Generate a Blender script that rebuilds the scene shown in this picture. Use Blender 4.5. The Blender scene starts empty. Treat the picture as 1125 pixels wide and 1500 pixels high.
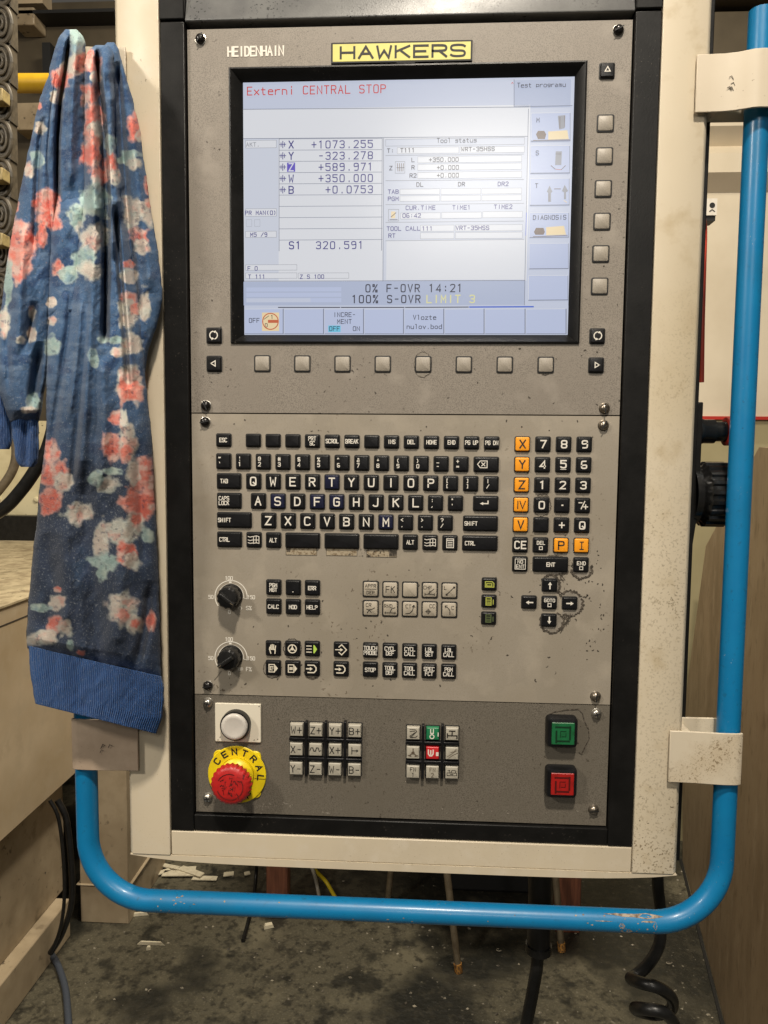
import bpy, math, random
import numpy as np
from mathutils import Vector, Matrix
random.seed(7); RNG = np.random.default_rng(5)
SC = bpy.context.scene
COL = SC.collection
# ------------------------------------------------------------------ camera
CAM = np.array([0.02097718, -0.69416325, 1.45])
ROT = np.array([[0.99848471, -0.00872297, 0.05433415], [0.01293684, 0.99689341, -0.07769275], [-0.05348764, 0.07827793, 0.99549567]])
FPX = 1080.0
cd = bpy.data.cameras.new('camera'); cam = bpy.data.objects.new('camera', cd); COL.objects.link(cam)
cd.sensor_fit = 'VERTICAL'; cd.sensor_height = 36.0; cd.sensor_width = 27.0; cd.lens = 36 * FPX / 1500
cd.clip_start = 0.02; cd.clip_end = 60
def p2w(v): return Vector((v[0], v[2], -v[1]))
r_, d_, f_ = p2w(ROT[0]), p2w(ROT[1]), p2w(ROT[2])
M = Matrix.Identity(4)
for i in range(3):
    M[i][0] = r_[i]; M[i][1] = -d_[i]; M[i][2] = -f_[i]; M[i][3] = CAM[i]
cam.matrix_world = M
SC.camera = cam
# ------------------------------------------------------------------ world, lamps, exposure
w = bpy.data.worlds.new('World'); SC.world = w; w.use_nodes = True
bg = w.node_tree.nodes['Background']; bg.inputs[0].default_value = (1.0, 0.93, 0.82, 1); bg.inputs[1].default_value = 0.075
def area_lamp(name, loc, target, sx, sy, power, col):
    ld = bpy.data.lights.new(name, 'AREA'); ld.shape = 'RECTANGLE'; ld.size = sx; ld.size_y = sy; ld.energy = power; ld.color = col
    o = bpy.data.objects.new(name, ld); COL.objects.link(o); o.location = loc
    o.rotation_euler = (Vector(target) - Vector(loc)).to_track_quat('-Z', 'Y').to_euler()
    return o
area_lamp('ceiling_lamp', (0.10, -1.30, 3.35), (0.0, 0.0, 1.4), 0.16, 0.14, 64, (1.0, 0.90, 0.76))
area_lamp('hall_lamp', (-1.7, -1.5, 2.7), (-0.1, 0.0, 1.35), 0.26, 0.2, 27, (1.0, 0.92, 0.80))
area_lamp('rear_fill_lamp', (-0.1, 1.0, 3.5), (0.0, 1.7, 0.4), 0.8, 0.5, 85, (1.0, 0.90, 0.72))  # added fill to brighten the floor and guards behind the cabinet
area_lamp('screen_glare_lamp', (0.36, -4.2, 3.20), (0.0, 0.0, 1.6), 1.0, 0.55, 33, (1.0, 0.95, 0.86))  # unseen lamp added behind the camera to put glare on the screen
SC.view_settings.view_transform = 'Standard'; SC.view_settings.look = 'None'
SC.view_settings.exposure = 0; SC.view_settings.gamma = 1; SC.view_settings.use_curve_mapping = False
# ------------------------------------------------------------------ measuring helpers
def ray(px, py):
    d = ROT.T @ np.array([(px - 562.5) / FPX, (py - 750) / FPX, 1.0])
    return np.array([d[0], d[2], -d[1]])
def pt(px, py, Y=0.0):
    d = ray(px, py); return CAM + d * ((Y - CAM[1]) / d[1])
def ptx(px, py, X):
    d = ray(px, py); return CAM + d * ((X - CAM[0]) / d[0])
def ptz(px, py, Z=0.0):
    d = ray(px, py); return CAM + d * ((Z - CAM[2]) / d[2])
def mpp(px, py, Y=0.0): return float(pt(px + 1, py, Y)[0] - pt(px, py, Y)[0])
def rect(x0, y0, x1, y1, Y):       # upright rectangle on a plane: x0,x1,z0,z1
    a, b, c, d = pt(x0, y0, Y), pt(x1, y0, Y), pt(x0, y1, Y), pt(x1, y1, Y)
    return (a[0]+c[0])/2, (b[0]+d[0])/2, (c[2]+d[2])/2, (a[2]+b[2])/2
def lin(r, g, b, k=1.0):
    f = lambda c: (c/255/12.92 if c/255 <= .04045 else ((c/255+.055)/1.055)**2.4)
    return (f(r)*k, f(g)*k, f(b)*k)
# ------------------------------------------------------------------ materials
def mat(name, col, rough=.5, metal=0, spec=.5, mottle=None, specks=None, bump=None, specks2=None, coat=0, sheen=0, coords='Object', stretch=None, dirt_z=None):
    m = bpy.data.materials.new(name); m.use_nodes = True
    nt = m.node_tree; N = nt.nodes; L = nt.links; b = N['Principled BSDF']
    b.inputs['Roughness'].default_value = rough; b.inputs['Metallic'].default_value = metal
    b.inputs['Specular IOR Level'].default_value = spec
    b.inputs['Coat Weight'].default_value = coat; b.inputs['Coat Roughness'].default_value = .15
    if sheen: b.inputs['Sheen Weight'].default_value = sheen; b.inputs['Sheen Roughness'].default_value = .5
    tc = N.new('ShaderNodeTexCoord'); vec = tc.outputs[coords]
    if stretch:
        mp = N.new('ShaderNodeMapping'); mp.inputs['Scale'].default_value = stretch; L.new(vec, mp.inputs[0]); vec = mp.outputs[0]
    def noise(scale, det=4, rgh=.6):
        n = N.new('ShaderNodeTexNoise'); n.inputs['Scale'].default_value = scale; n.inputs['Detail'].default_value = det
        n.inputs['Roughness'].default_value = rgh; L.new(vec, n.inputs['Vector']); return n.outputs['Fac']
    def ramp(fac, a, c):
        r = N.new('ShaderNodeMapRange'); r.inputs['From Min'].default_value = a; r.inputs['From Max'].default_value = c
        L.new(fac, r.inputs['Value']); return r.outputs[0]
    def mix(fac, a, c):
        x = N.new('ShaderNodeMix'); x.data_type = 'RGBA'
        L.new(fac, x.inputs['Factor'])
        for s, v in ((x.inputs[6], a), (x.inputs[7], c)):
            if isinstance(v, tuple): s.default_value = (*v, 1)
            else: L.new(v, s)
        return x.outputs[2]
    cur = tuple(col[:3]); b.inputs['Base Color'].default_value = (*cur, 1)
    for mt in (mottle if isinstance(mottle, list) else [mottle] if mottle else []):
        sc, c2, lo, hi = mt
        cur = mix(ramp(noise(sc), lo, hi), cur, c2)
    for sp in (specks, specks2):
        if sp:
            sc, th, c2, msc, mth = sp      # fine noise over threshold, in patches of a coarse one
            f1 = ramp(noise(sc, 2, .5), th, th + .06); f2 = ramp(noise(msc, 3), mth, mth + .15)
            if dirt_z:
                sx_ = N.new('ShaderNodeSeparateXYZ'); L.new(vec, sx_.inputs[0]); zr_ = ramp(sx_.outputs[2], dirt_z[0], dirt_z[1])
                ad = N.new('ShaderNodeMath'); ad.operation = 'MULTIPLY_ADD'; ad.use_clamp = True; L.new(zr_, ad.inputs[0]); ad.inputs[1].default_value = .40
                sc2 = N.new('ShaderNodeMath'); sc2.operation = 'MULTIPLY'; L.new(f2, sc2.inputs[0]); L.new(zr_, sc2.inputs[1]); L.new(sc2.outputs[0], ad.inputs[2]); f2 = ad.outputs[0]
            mu = N.new('ShaderNodeMath'); mu.operation = 'MULTIPLY'; L.new(f1, mu.inputs[0]); L.new(f2, mu.inputs[1])
            cur = mix(mu.outputs[0], cur, c2)
    if not isinstance(cur, tuple): L.new(cur, b.inputs['Base Color'])
    if bump:
        sc, st, dist = bump
        bn = N.new('ShaderNodeBump'); bn.inputs['Strength'].default_value = st; bn.inputs['Distance'].default_value = dist
        L.new(noise(sc, 3), bn.inputs['Height']); L.new(bn.outputs[0], b.inputs['Normal'])
    if rough and mottle:
        r = N.new('ShaderNodeMapRange'); r.inputs['To Min'].default_value = max(0, rough-.08); r.inputs['To Max'].default_value = min(1, rough+.1)
        L.new(noise(60), r.inputs['Value']); L.new(r.outputs[0], b.inputs['Roughness'])
    return m
def emis(name, col, k):
    m = bpy.data.materials.new(name); m.use_nodes = True; b = m.node_tree.nodes['Principled BSDF']
    b.inputs['Base Color'].default_value = (.02, .02, .022, 1); b.inputs['Roughness'].default_value = .20; b.inputs['Specular IOR Level'].default_value = .5
    b.inputs['Emission Color'].default_value = (*col, 1); b.inputs['Emission Strength'].default_value = k
    return m
DIRT = (.10, .075, .045)
m_beige = mat('cream_paint', (.63, .545, .405), .42, mottle=[(6, (.56, .485, .365), .45, .7), (55, (.64, .565, .445), .5, .8)],
              specks=(420, .68, (.24, .19, .12), 14, .52), specks2=(800, .68, (.34, .28, .19), 9, .45), bump=(900, .15, .0004))
m_beige_dirty = mat('stained_cream_paint', (.63, .55, .415), .45, mottle=[(5, (.55, .465, .32), .42, .7), (38, (.52, .43, .29), .54, .75)],
              specks=(480, .575, (.20, .15, .085), 9, .47), specks2=(330, .655, (.13, .10, .06), 10, .45), dirt_z=(.1, -.6), bump=(900, .15, .0004))
m_clampd = mat('soiled_cream_clamp', (.62, .545, .42), .45, mottle=[(20, (.53, .44, .31), .45, .7)], specks=(420, .58, (.23, .17, .10), 26, .48), specks2=(900, .60, (.3, .235, .15), 20, .45), bump=(900, .15, .0004))
m_beige_clean = mat('smooth_cream_paint', (.60, .52, .40), .4, mottle=[(8, (.55, .475, .36), .45, .7)], specks=(320, .70, (.25, .2, .13), 9, .52))
m_pink = mat('greasy_cream_paint', (.43, .335, .25), .45, mottle=[(18, (.31, .235, .17), .45, .75), (45, (.36, .275, .20), .5, .7)], specks=(300, .70, (.12, .09, .06), 15, .5))
m_black = mat('black_frame_plastic', (.006, .0058, .0055), .40, spec=.25, mottle=[(30, (.010, .0095, .009), .4, .7)], specks=(500, .66, (.07, .06, .05), 12, .5), bump=(700, .2, .0004))
m_blackd = mat('matt_black', (.008, .008, .008), .6)
m_topbar = mat('worn_lit_grey_bar', (.15, .15, .145), .38, mottle=[(25, (.10, .10, .10), .4, .7)], specks=(420, .60, (.012, .012, .012), 20, .45), bump=(600, .2, .0005))  # worn black bar; light caught on its tilt is painted in as grey
m_disp = mat('grey_hammered_paint', (.262, .23, .192), .47, mottle=[(1100, (.155, .135, .112), .47, .60), (12, (.225, .196, .162), .4, .7), (30, (.29, .256, .215), .55, .75)],
             specks=(330, .67, (.05, .04, .03), 10, .47), bump=(1500, .35, .0004))
m_keyb = mat('beige_grey_foil', (.312, .274, .222), .47, mottle=[(6, (.265, .23, .178), .42, .68), (900, (.27, .235, .18), .5, .68), (28, (.36, .315, .25), .5, .72), (14, (.25, .215, .165), .56, .72)],
             specks=(300, .66, (.10, .075, .05), 11, .50), bump=(900, .15, .0003))
m_oper = mat('dark_grey_paint', (.165, .145, .117), .47, mottle=[(1000, (.085, .074, .058), .47, .60), (10, (.135, .118, .092), .4, .7)],
             specks=(320, .67, (.04, .03, .02), 10, .5), bump=(1400, .35, .0004))
m_key = mat('black_key_plastic', (.006, .006, .0065), .33, spec=.32, bump=(1500, .2, .0003), mottle=[(40, (.010, .010, .012), .45, .7)], specks=(500, .70, (.04, .037, .033), 30, .52))
m_keyn = mat('navy_key_plastic', (.009, .011, .036), .34, spec=.32, mottle=[(40, (.008, .009, .022), .45, .7)], bump=(1500, .2, .0003))
m_orange = mat('orange_key_plastic', (.88, .34, .012), .4, mottle=[(50, (.80, .29, .012), .45, .7)])
m_keybg = mat('beige_key_plastic', (.40, .35, .275), .45, mottle=[(90, (.34, .30, .235), .45, .7)], bump=(900, .15, .0003))
m_soft = mat('grey_softkey_foil', (.32, .285, .235), .45, mottle=[(90, (.27, .24, .195), .45, .7), (1100, (.24, .21, .175), .5, .62)], bump=(1200, .25, .0003))
m_gloss = mat('glossy_black_plastic', (.008, .008, .008), .2, spec=.6, mottle=[(60, (.014, .0135, .013), .4, .7)])
m_keygr = mat('pale_key_plastic', (.42, .39, .32), .42, mottle=[(150, (.31, .285, .23), .45, .75)])
m_keyolive = mat('olive_print', (.42, .45, .08), .5)
m_keyolived = mat('dull_olive_print', (.10, .13, .05), .5)
m_white = mat('white_print', (.74, .70, .62), .5)
m_cream = mat('cream_print', (.74, .68, .55), .5)
m_inkd = mat('dark_print', (.03, .025, .02), .5)
m_inkbr = mat('brown_print', (.10, .075, .05), .5)
m_lime = mat('lime_print', (.45, .65, .10), .5)
m_screw = mat('dark_screw_steel', (.30, .26, .21), .3, .85, mottle=[(300, (.03, .025, .02), .45, .7)])
m_screwd = mat('blackened_screw', (.014, .012, .011), .25, .3)
m_screwb = mat('bright_screw_zinc', (.55, .52, .46), .3, .9, mottle=[(400, (.2, .17, .13), .5, .75)])
m_yel = mat('yellow_plate', (.66, .61, .17), .4, mottle=[(60, (.60, .55, .15), .45, .7)])
m_yel2 = mat('bright_yellow_plate', (.80, .62, .01), .38, mottle=[(80, (.70, .52, .01), .45, .7)], specks=(400, .66, (.15, .1, .02), 25, .5))
m_red = mat('red_button_plastic', (.50, .018, .016), .42, mottle=[(120, (.36, .012, .012), .4, .7)], specks=(260, .62, (.03, .01, .01), 60, .52), bump=(500, .3, .0006))
m_reddark = mat('red_square_plastic', (.36, .012, .010), .35, mottle=[(150, (.26, .01, .008), .45, .7)])
m_redkey = mat('red_key_plastic', (.52, .02, .025), .35)
m_green = mat('green_square_plastic', (.012, .13, .045), .35, mottle=[(150, (.01, .09, .03), .45, .7)])
m_greenkey = mat('green_key_plastic', (.015, .17, .07), .35)
m_whitebtn = mat('white_button_plastic', (.62, .58, .52), .3, mottle=[(60, (.54, .50, .45), .4, .7)])
m_steel = mat('worn_steel', (.45, .42, .37), .35, .8)
m_blue = mat('blue_gloss_paint', (.003, .18, .395), .38, coat=.12, mottle=[(25, (.002, .16, .37), .4, .7), (9, (.006, .145, .31), .5, .72), (150, (.008, .12, .25), .60, .75)], specks=(520, .70, (.42, .44, .42), 12, .54), specks2=(260, .70, (.02, .05, .09), 7, .52), bump=(80, .06, .001))
m_chip = mat('chipped_primer', (.40, .33, .25), .6, mottle=[(300, (.13, .09, .06), .4, .65)])
m_rub = mat('black_rubber', (.007, .007, .007), .36, spec=.4, mottle=[(60, (.013, .0125, .012), .4, .7)])
m_crack = mat('torn_foil_edge', (.035, .028, .02), .7, mottle=[(400, (.13, .105, .08), .45, .65)])
m_bare = mat('bare_worn_foil', (.27, .24, .20), .5, mottle=[(250, (.20, .175, .14), .4, .7)])
m_mark = mat('scratch_dirt', (.05, .04, .03), .7)
m_residue = mat('glue_residue', (.36, .30, .21), .6, mottle=[(500, (.16, .11, .06), .5, .62)])
m_concrete = mat('oily_concrete', (.082, .073, .050), .48, mottle=[(5, (.135, .119, .080), .49, .66), (160, (.14, .125, .085), .54, .68), (2.0, (.014, .0135, .010), .48, .57), (11, (.018, .017, .012), .53, .63), (45, (.03, .027, .019), .50, .66)],
                 specks=(70, .66, (.20, .18, .14), 3, .5), bump=(40, .5, .006))
m_wood = mat('reddish_wood', (.17, .062, .033), .5, mottle=[(9, (.10, .035, .02), .4, .65)], stretch=(14, 14, 1.2))
m_paper = mat('cream_paper', (.62, .56, .42), .7, mottle=[(60, (.5, .44, .32), .45, .7)])
m_mach = mat('machine_cream_paint', (.54, .435, .30), .42, mottle=[(3, (.42, .325, .205), .4, .65), (9, (.36, .27, .165), .58, .75), (18, (.47, .38, .26), .45, .7)], specks=(60, .70, (.10, .07, .04), 4, .52))
m_mach2 = mat('shabby_machine_paint', (.40, .32, .215), .5, mottle=[(4, (.22, .165, .10), .42, .66), (11, (.13, .095, .055), .58, .72), (20, (.33, .26, .17), .45, .7)], specks=(50, .64, (.06, .045, .03), 5, .5))
m_dust = mat('chip_dusted_paint', (.46, .38, .24), .7, mottle=[(25, (.26, .2, .12), .42, .66)], specks=(90, .62, (.08, .06, .035), 10, .45))
m_darkm = mat('dark_machine_brown', (.055, .042, .024), .6, mottle=[(4, (.085, .066, .040), .4, .7)])
m_yrail = mat('yellow_rail_paint', (.50, .30, .015), .4, mottle=[(15, (.38, .22, .01), .4, .7)])
m_wall = mat('pale_wall_sheet', (.66, .58, .455), .5, mottle=[(3, (.58, .50, .38), .4, .7)])
m_olive = mat('olive_guard_sheet', (.36, .31, .18), .45, mottle=[(3, (.30, .255, .14), .4, .7)])
m_brown = mat('brown_guard_sheet', (.26, .188, .112), .5, mottle=[(3, (.18, .125, .070), .4, .65), (9, (.29, .215, .135), .5, .7), (22, (.16, .11, .06), .56, .7)], stretch=(2.2, 2.2, .8), specks=(60, .68, (.09, .065, .04), 5, .5))
m_chain = mat('dusty_chain_plastic', (.085, .068, .045), .5, mottle=[(60, (.03, .024, .015), .4, .7)])
m_brass = mat('brass_block', (.36, .28, .12), .5, .2, mottle=[(60, (.2, .15, .07), .45, .7)])
m_rod = mat('dull_grey_rod', (.21, .17, .115), .4, .3, mottle=[(40, (.13, .1, .065), .4, .7)])
m_tip = mat('rusty_tip', (.42, .20, .04), .6, mottle=[(200, (.08, .04, .02), .45, .6)])
m_wirey = mat('yellow_wire', (.65, .50, .02), .4)
m_wireg = mat('grey_wire', (.35, .32, .26), .45)
m_wireb = mat('dusty_blue_grey_cable', (.05, .06, .08), .5)
m_redp = mat('red_paint', (.45, .03, .02), .45)
# ------------------------------------------------------------------ mesh builder
WLOC = {}
class MB:
    def __init__(s): s.v = []; s.f = []; s.m = []; s.k = 0
    def add(s, vs, fs, mi=0):
        o = len(s.v); s.v += [tuple(map(float, p)) for p in vs]
        for f in fs: s.f.append(tuple(i + o for i in f)); s.m.append(mi)
    def box(s, x0, x1, y0, y1, z0, z1, mi=0):
        vs = [(x, y, z) for x in (x0, x1) for y in (y0, y1) for z in (z0, z1)]
        s.add(vs, [(0,1,3,2), (4,6,7,5), (0,4,5,1), (2,3,7,6), (0,2,6,4), (1,5,7,3)], mi)
    def loft(s, loops, mi=0, cap0=True, cap1=True, closed=True):
        n = len(loops[0]); vs = [p for l in loops for p in l]; fs = []
        for a in range(len(loops) - 1):
            for i in range(n if closed else n - 1):
                j = (i + 1) % n
                fs.append((a*n+i, a*n+j, (a+1)*n+j, (a+1)*n+i))
        if cap0: fs.append(tuple(range(n))[::-1])
        if cap1: fs.append(tuple((len(loops)-1)*n + i for i in range(n)))
        s.add(vs, fs, mi)
    def rr(s, cx, cz, w, h, r, levels, mi=0, back=False, n=4):   # rounded box facing -Y; levels of (inset, Y)
        loops = []
        for ins, Y in levels:
            hw, hh, rr_ = w/2 - ins, h/2 - ins, max(r - ins, r*.25)
            lp = []
            for q, (sx, sz) in enumerate(((1,1), (-1,1), (-1,-1), (1,-1))):
                for t in range(n + 1):
                    a = (q + t/n) * math.pi/2
                    lp.append((cx + sx*(hw - rr_) + rr_*math.cos(a), Y, cz + sz*(hh - rr_) + rr_*math.sin(a)))
            loops.append(lp)
        s.loft(loops, mi, back, True)
    def lathe(s, c, prof, mi=0, n=32, axis='y', cap0=False, cap1=True):     # prof: (radius, along-axis)
        loops = []
        for r, a in prof:
            lp = []
            for i in range(n):
                t = 2*math.pi*i/n; u, v = r*math.cos(t), r*math.sin(t)
                lp.append((c[0]+u, c[1]+a, c[2]+v) if axis == 'y' else (c[0]+a, c[1]+u, c[2]+v) if axis == 'x' else (c[0]+u, c[1]+v, c[2]+a))
            loops.append(lp)
        s.loft(loops, mi, cap0, cap1)
    def tube(s, path, r, mi=0, n=12, cap=True):
        P = [Vector(p) for p in path]; loops = []; up = None
        for i, p in enumerate(P):
            t = (P[min(i+1, len(P)-1)] - P[max(i-1, 0)]).normalized()
            if up is None: up = t.orthogonal().normalized()
            up = (up - t*up.dot(t)).normalized(); sd = t.cross(up)
            rr_ = r[i] if isinstance(r, (list, tuple)) else r
            loops.append([p + (up*math.cos(2*math.pi*k/n) + sd*math.sin(2*math.pi*k/n))*rr_ for k in range(n)])
        s.loft(loops, mi, cap, cap)
    def prism(s, poly, y0, y1, mi=0):         # poly in x,z between two Y planes
        s.loft([[(x, y1, z) for x, z in poly], [(x, y0, z) for x, z in poly]], mi)
    def zprism(s, poly, z0, z1, mi=0):        # poly in x,y between two heights
        s.loft([[(x, y, z0) for x, y in poly], [(x, y, z1) for x, y in poly]], mi)
    def sheet(s, x0, x1, z0, z1, Y, mi=0):
        s.add([(x0,Y,z0), (x1,Y,z0), (x1,Y,z1), (x0,Y,z1)], [(0,1,2,3)], mi)
    def ribbon(s, pts, th, Y, mi=0):          # constant-width line on plane Y with mitred joints
        P = [Vector((p[0], p[1])) for p in pts]; Q = [P[0]]
        for p in P[1:]:
            if (p - Q[-1]).length > 1e-7: Q.append(p)
        if len(Q) < 2: return
        P = Q; closed = (P[0] - P[-1]).length < 1e-6 and len(P) > 3
        if closed: P = P[:-1]
        n = len(P); s.k += 1; Y = Y - 2.5e-5*(s.k % 7); A = []; B = []
        for i in range(n):
            a = P[(i-1) % n] if closed or i else None; c = P[(i+1) % n] if closed or i < n-1 else None
            d1 = (P[i]-a).normalized() if a is not None else None; d2 = (c-P[i]).normalized() if c is not None else None
            p = P[i]
            if d1 is None: d1 = d2; p = p - d2*th*.4
            if d2 is None: d2 = d1; p = p + d1*th*.4
            n1 = Vector((-d1.y, d1.x)); n2 = Vector((-d2.y, d2.x)); mm = n1 + n2
            mm = n1 if mm.length < .2 else mm.normalized()
            L = th/2 / max(mm.dot(n1), .45)
            A.append(p + mm*L); B.append(p - mm*L)
        vs = [(a.x, Y, a.y) for a in A] + [(b.x, Y, b.y) for b in B]
        s.add(vs, [(i, n+i, n+(i+1) % n, (i+1) % n) for i in range(n if closed else n-1)], mi)
    def build(s, name, mats, parent=None, smooth=False, angle=40, bevel=0):
        V = np.array(s.v); c = (V.min(0) + V.max(0))/2
        me = bpy.data.meshes.new(name); me.from_pydata([tuple(p) for p in V - c], [], s.f)
        for m in (mats if isinstance(mats, (list, tuple)) else [mats]): me.materials.append(m)
        me.polygons.foreach_set('material_index', s.m)
        me.validate(); me.update()
        o = bpy.data.objects.new(name, me); COL.objects.link(o)
        WLOC[o.name] = c
        if parent: o.parent = parent; c = c - WLOC[parent.name]
        o.location = c
        if smooth:
            me.polygons.foreach_set('use_smooth', [True]*len(me.polygons))
            me.set_sharp_from_angle(angle=math.radians(angle))
        if bevel:
            b = o.modifiers.new('bevel', 'BEVEL'); b.width = bevel; b.segments = 2; b.limit_method = 'ANGLE'; b.angle_limit = math.radians(50)
            me.polygons.foreach_set('use_smooth', [True]*len(me.polygons)); me.set_sharp_from_angle(angle=math.radians(60))
        return o
def thing(name, label, cat, loc, group=None):
    o = bpy.data.objects.new(name, None); COL.objects.link(o); o.location = loc; WLOC[o.name] = np.array(loc, float)
    o.empty_display_size = .05
    tag(o, label, cat, group); return o
def tag(o, label=None, cat=None, group=None, kind=None):
    if label: o['label'] = label
    if cat: o['category'] = cat
    if group: o['group'] = group
    if kind: o['kind'] = kind
    return o
def lab(o, s): o['label'] = s; return o
# ------------------------------------------------------------------ stroke lettering (6 x 8 grid)
G = dict(zip("ABCDEFGHIJKLMNOPQRSTUVWXYZ0123456789+-.:/%()^*#$&@!~`_=<>?;,[]|'\"", """003860 1353
00084867655404 5463615000
6758180701105061
00084866624000
68080060 0454
000868 0454
67581807011050616434
0008 6068 0464
3038
5851401001
0008 6804 2560
080060
0008336860
00086068
180701105061675818
00085867655404
180701105061675818 3361
00085867655404 3460
675818070514546361501001
0868 3830
080110506168
083068
0810355068
0068 0860
083468 3430
08680060
180701105061675818
173830
07185867650060
07185867655424 546361501001
50580262
680805556461501001
58180701105061635403
086820
185867655414050718 14030110506163 54
10506167581807051465
0464 3137
1454
3031
3132 3536
0068
0068 0828260608 4262604042
48262240
18363210
062846
3337 1454
1018 5058 0363 0565
675818070514546361501001 3038
602738574602104064
50100107185867634345
3835 3130
0517355657
2836
0060
0363 0565
570451
175411
0718586765443331
3132 2010
3120
48282040
28484020
3038
3836
2826 4846""".split("\n")))
G['8'] = "185867655414050718 140301105061635414"
G.update({'a': "15455450 531302011050", 'b': "08005061645505", 'd': "68601001041565", 'e': "036364551504011060", 'f': "583720 0545",
 'g': "651504031262 65615010", 'i': "3035 3738", 'l': "183830", 'm': "0005253430 34455560", 'n': "0005456460", 'o': "150401105061645515",
 'p': "00055564625101", 'r': "0005 03254565", 's': "6515041353625000", 't': "2721304050 0555", 'u': "050110506065", 'v': "053065",
 'x': "0065 0560", 'z': "05650060", '\u25a1': "1151551511", ' ': ""})
def soften(st):
    for it in range(2):
        cl = st[0] == st[-1] and len(st) > 3; n = len(st) - (1 if cl else 0); out = []
        for i in range(n):
            p = Vector(st[i]); a = st[i-1] if (i or cl) and i-1 >= 0 else (st[n-1] if cl else None); c = st[(i+1) % n] if (i < n-1 or cl) else None
            if a is None or c is None: out.append(tuple(p)); continue
            d1, d2 = p - Vector(a), Vector(c) - p
            if d1.length > 0 and d2.length > 0 and d1.angle(d2) < math.radians(68):
                out += [tuple(p - d1*.28), tuple(p + d2*.28)]
            else: out.append(tuple(p))
        if cl: out.append(out[0])
        st = out
    return st
def strokes(ch): return [[(int(t[i]), int(t[i+1])) for i in range(0, len(t)-1, 2)] for t in G.get(ch, '').split()]
def text(mb, s, x, z, h, Y, mi, cw=.62, adv=None, th=.13, anchor='c', slant=0):
    """x,z: baseline anchor; h letter height in metres; cw letter width/h; adv advance/h; th stroke/h"""
    adv = adv or cw + .30
    W = (len(s)-1)*adv*h + cw*h
    x0 = x - W/2 if anchor == 'c' else x - W if anchor == 'r' else x
    for i, ch in enumerate(s):
        for st in strokes(ch):
            if h > .004: st = soften(st)
            mb.ribbon([(x0 + i*adv*h + (gx/6)*cw*h + slant*gz, z + gz/8*h) for gx, gz in st], th*h, Y, mi)
def ptext(mb, s, px, py, hpx, Y, mi, **k):     # py: baseline pixel, hpx: letter height in photo pixels
    p = pt(px, py, Y); text(mb, s, p[0], p[2], hpx*mpp(px, py, Y), Y, mi, **k)
def prop(mb, s, px, py, hpx, Y, mi, **k): ptext(mb, s, px, py, hpx, Y, mi, **k)
# ================================================================== FLOOR
mb = MB(); mb.box(-6, 6, -3, 7, -.2, 0); tag(mb.build('floor', m_concrete), kind='structure')
# ================================================================== CONTROL CABINET
cab = thing('control_cabinet', 'grey machine control panel in a cream and black housing with screen and keyboard', 'control panel', (0, .05, 1.05))
YF = -.006
for sx in (-1, 1):
    mb = MB(); a, b = (.2245, .2668) if sx > 0 else (-.2660, -.2245)
    prof = [(a, YF), (b - .004 if sx > 0 else b - 0, YF), (b, YF + .004)] if sx > 0 else [(a, YF + .004), (a + .004, YF), (b, YF)]
    poly = prof + ([(b, .13), (a, .13)] if sx > 0 else [(b, .13), (a, .13)])
    mb.zprism(poly, 1.0525, 2.05)
    o = mb.build('side_column', m_beige_dirty if sx > 0 else m_beige, cab, bevel=.0006)
    if sx > 0: lab(o, 'cream column freckled with brown dirt')
mb = MB()                                   # curved bottom lip
n = 24
bot = [(-.2655 + .5325*i/n, 1.0445 + .0068*(abs(2*i/n - 1))**6) for i in range(n+1)]
mb.prism([(-.2655, 1.0520)] + bot + [(.2670, 1.0520)], YF + .001, .13)
mb.build('bottom_plate', m_beige, cab)
mb = MB(); mb.box(-.2240, .2240, YF + .0015, .12, 1.0522, 1.0768); mb.build('bottom_lip', m_beige, cab, bevel=.0008)
mb = MB(); mb.box(-.2242, .2242, .012, .125, 1.078, 2.05); mb.build('back_body', m_blackd, cab)
mb = MB()                                   # black frame: two uprights, sill, corners
for sx in (-1, 1):
    a, b = (.2012, .2241) if sx > 0 else (-.2241, -.2012)
    mb.box(a, b, -.0045, .012, 1.0775, 1.8395); mb.box(a, b, -.0055, .012, 1.841, 2.05)
mb.prism([(-.2012, 1.0775), (.2012, 1.0775), (.2012, 1.094), (-.2012, 1.094)], -.0035, .012)
mb.build('black_frame', m_black, cab, bevel=.001)
mb = MB()
mb.loft([[(x, -.0035, 1.8392), (x, -.0045, 1.8405), (x, .010, 1.90), (x, .012, 1.90), (x, .012, 1.8392)] for x in (-.2008, .2008)])
mb.build('top_bar', m_topbar, cab, bevel=.001)
# --- three plates
ZS1, ZS2 = float(pt(595, 607, 0)[2]), float(pt(590, 1025, 0)[2])
def plate(name, z0, z1, m):
    b = MB(); b.box(-.2000, .2000, 0, .010, z0, z1); return b
scr = rect(357, 116.5, 836.5, 490.5, .006)        # lit area
bez = rect(337, 95, 854, 503, 0)
b = MB()                                    # display plate round the monitor opening
for q in ((-.2, .2, bez[3], 1.8345), (-.2, .2, ZS1 + .0006, bez[2]), (-.2, bez[0], bez[2], bez[3]), (bez[1], .2, bez[2], bez[3])):
    b.box(q[0], q[1], 0, .010, q[2], q[3])
ptext(b, 'HEIDENHAIN', 374.5, 81.5, 12.5, -.0003, 1, cw=.50, adv=.665, th=.19)
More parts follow.
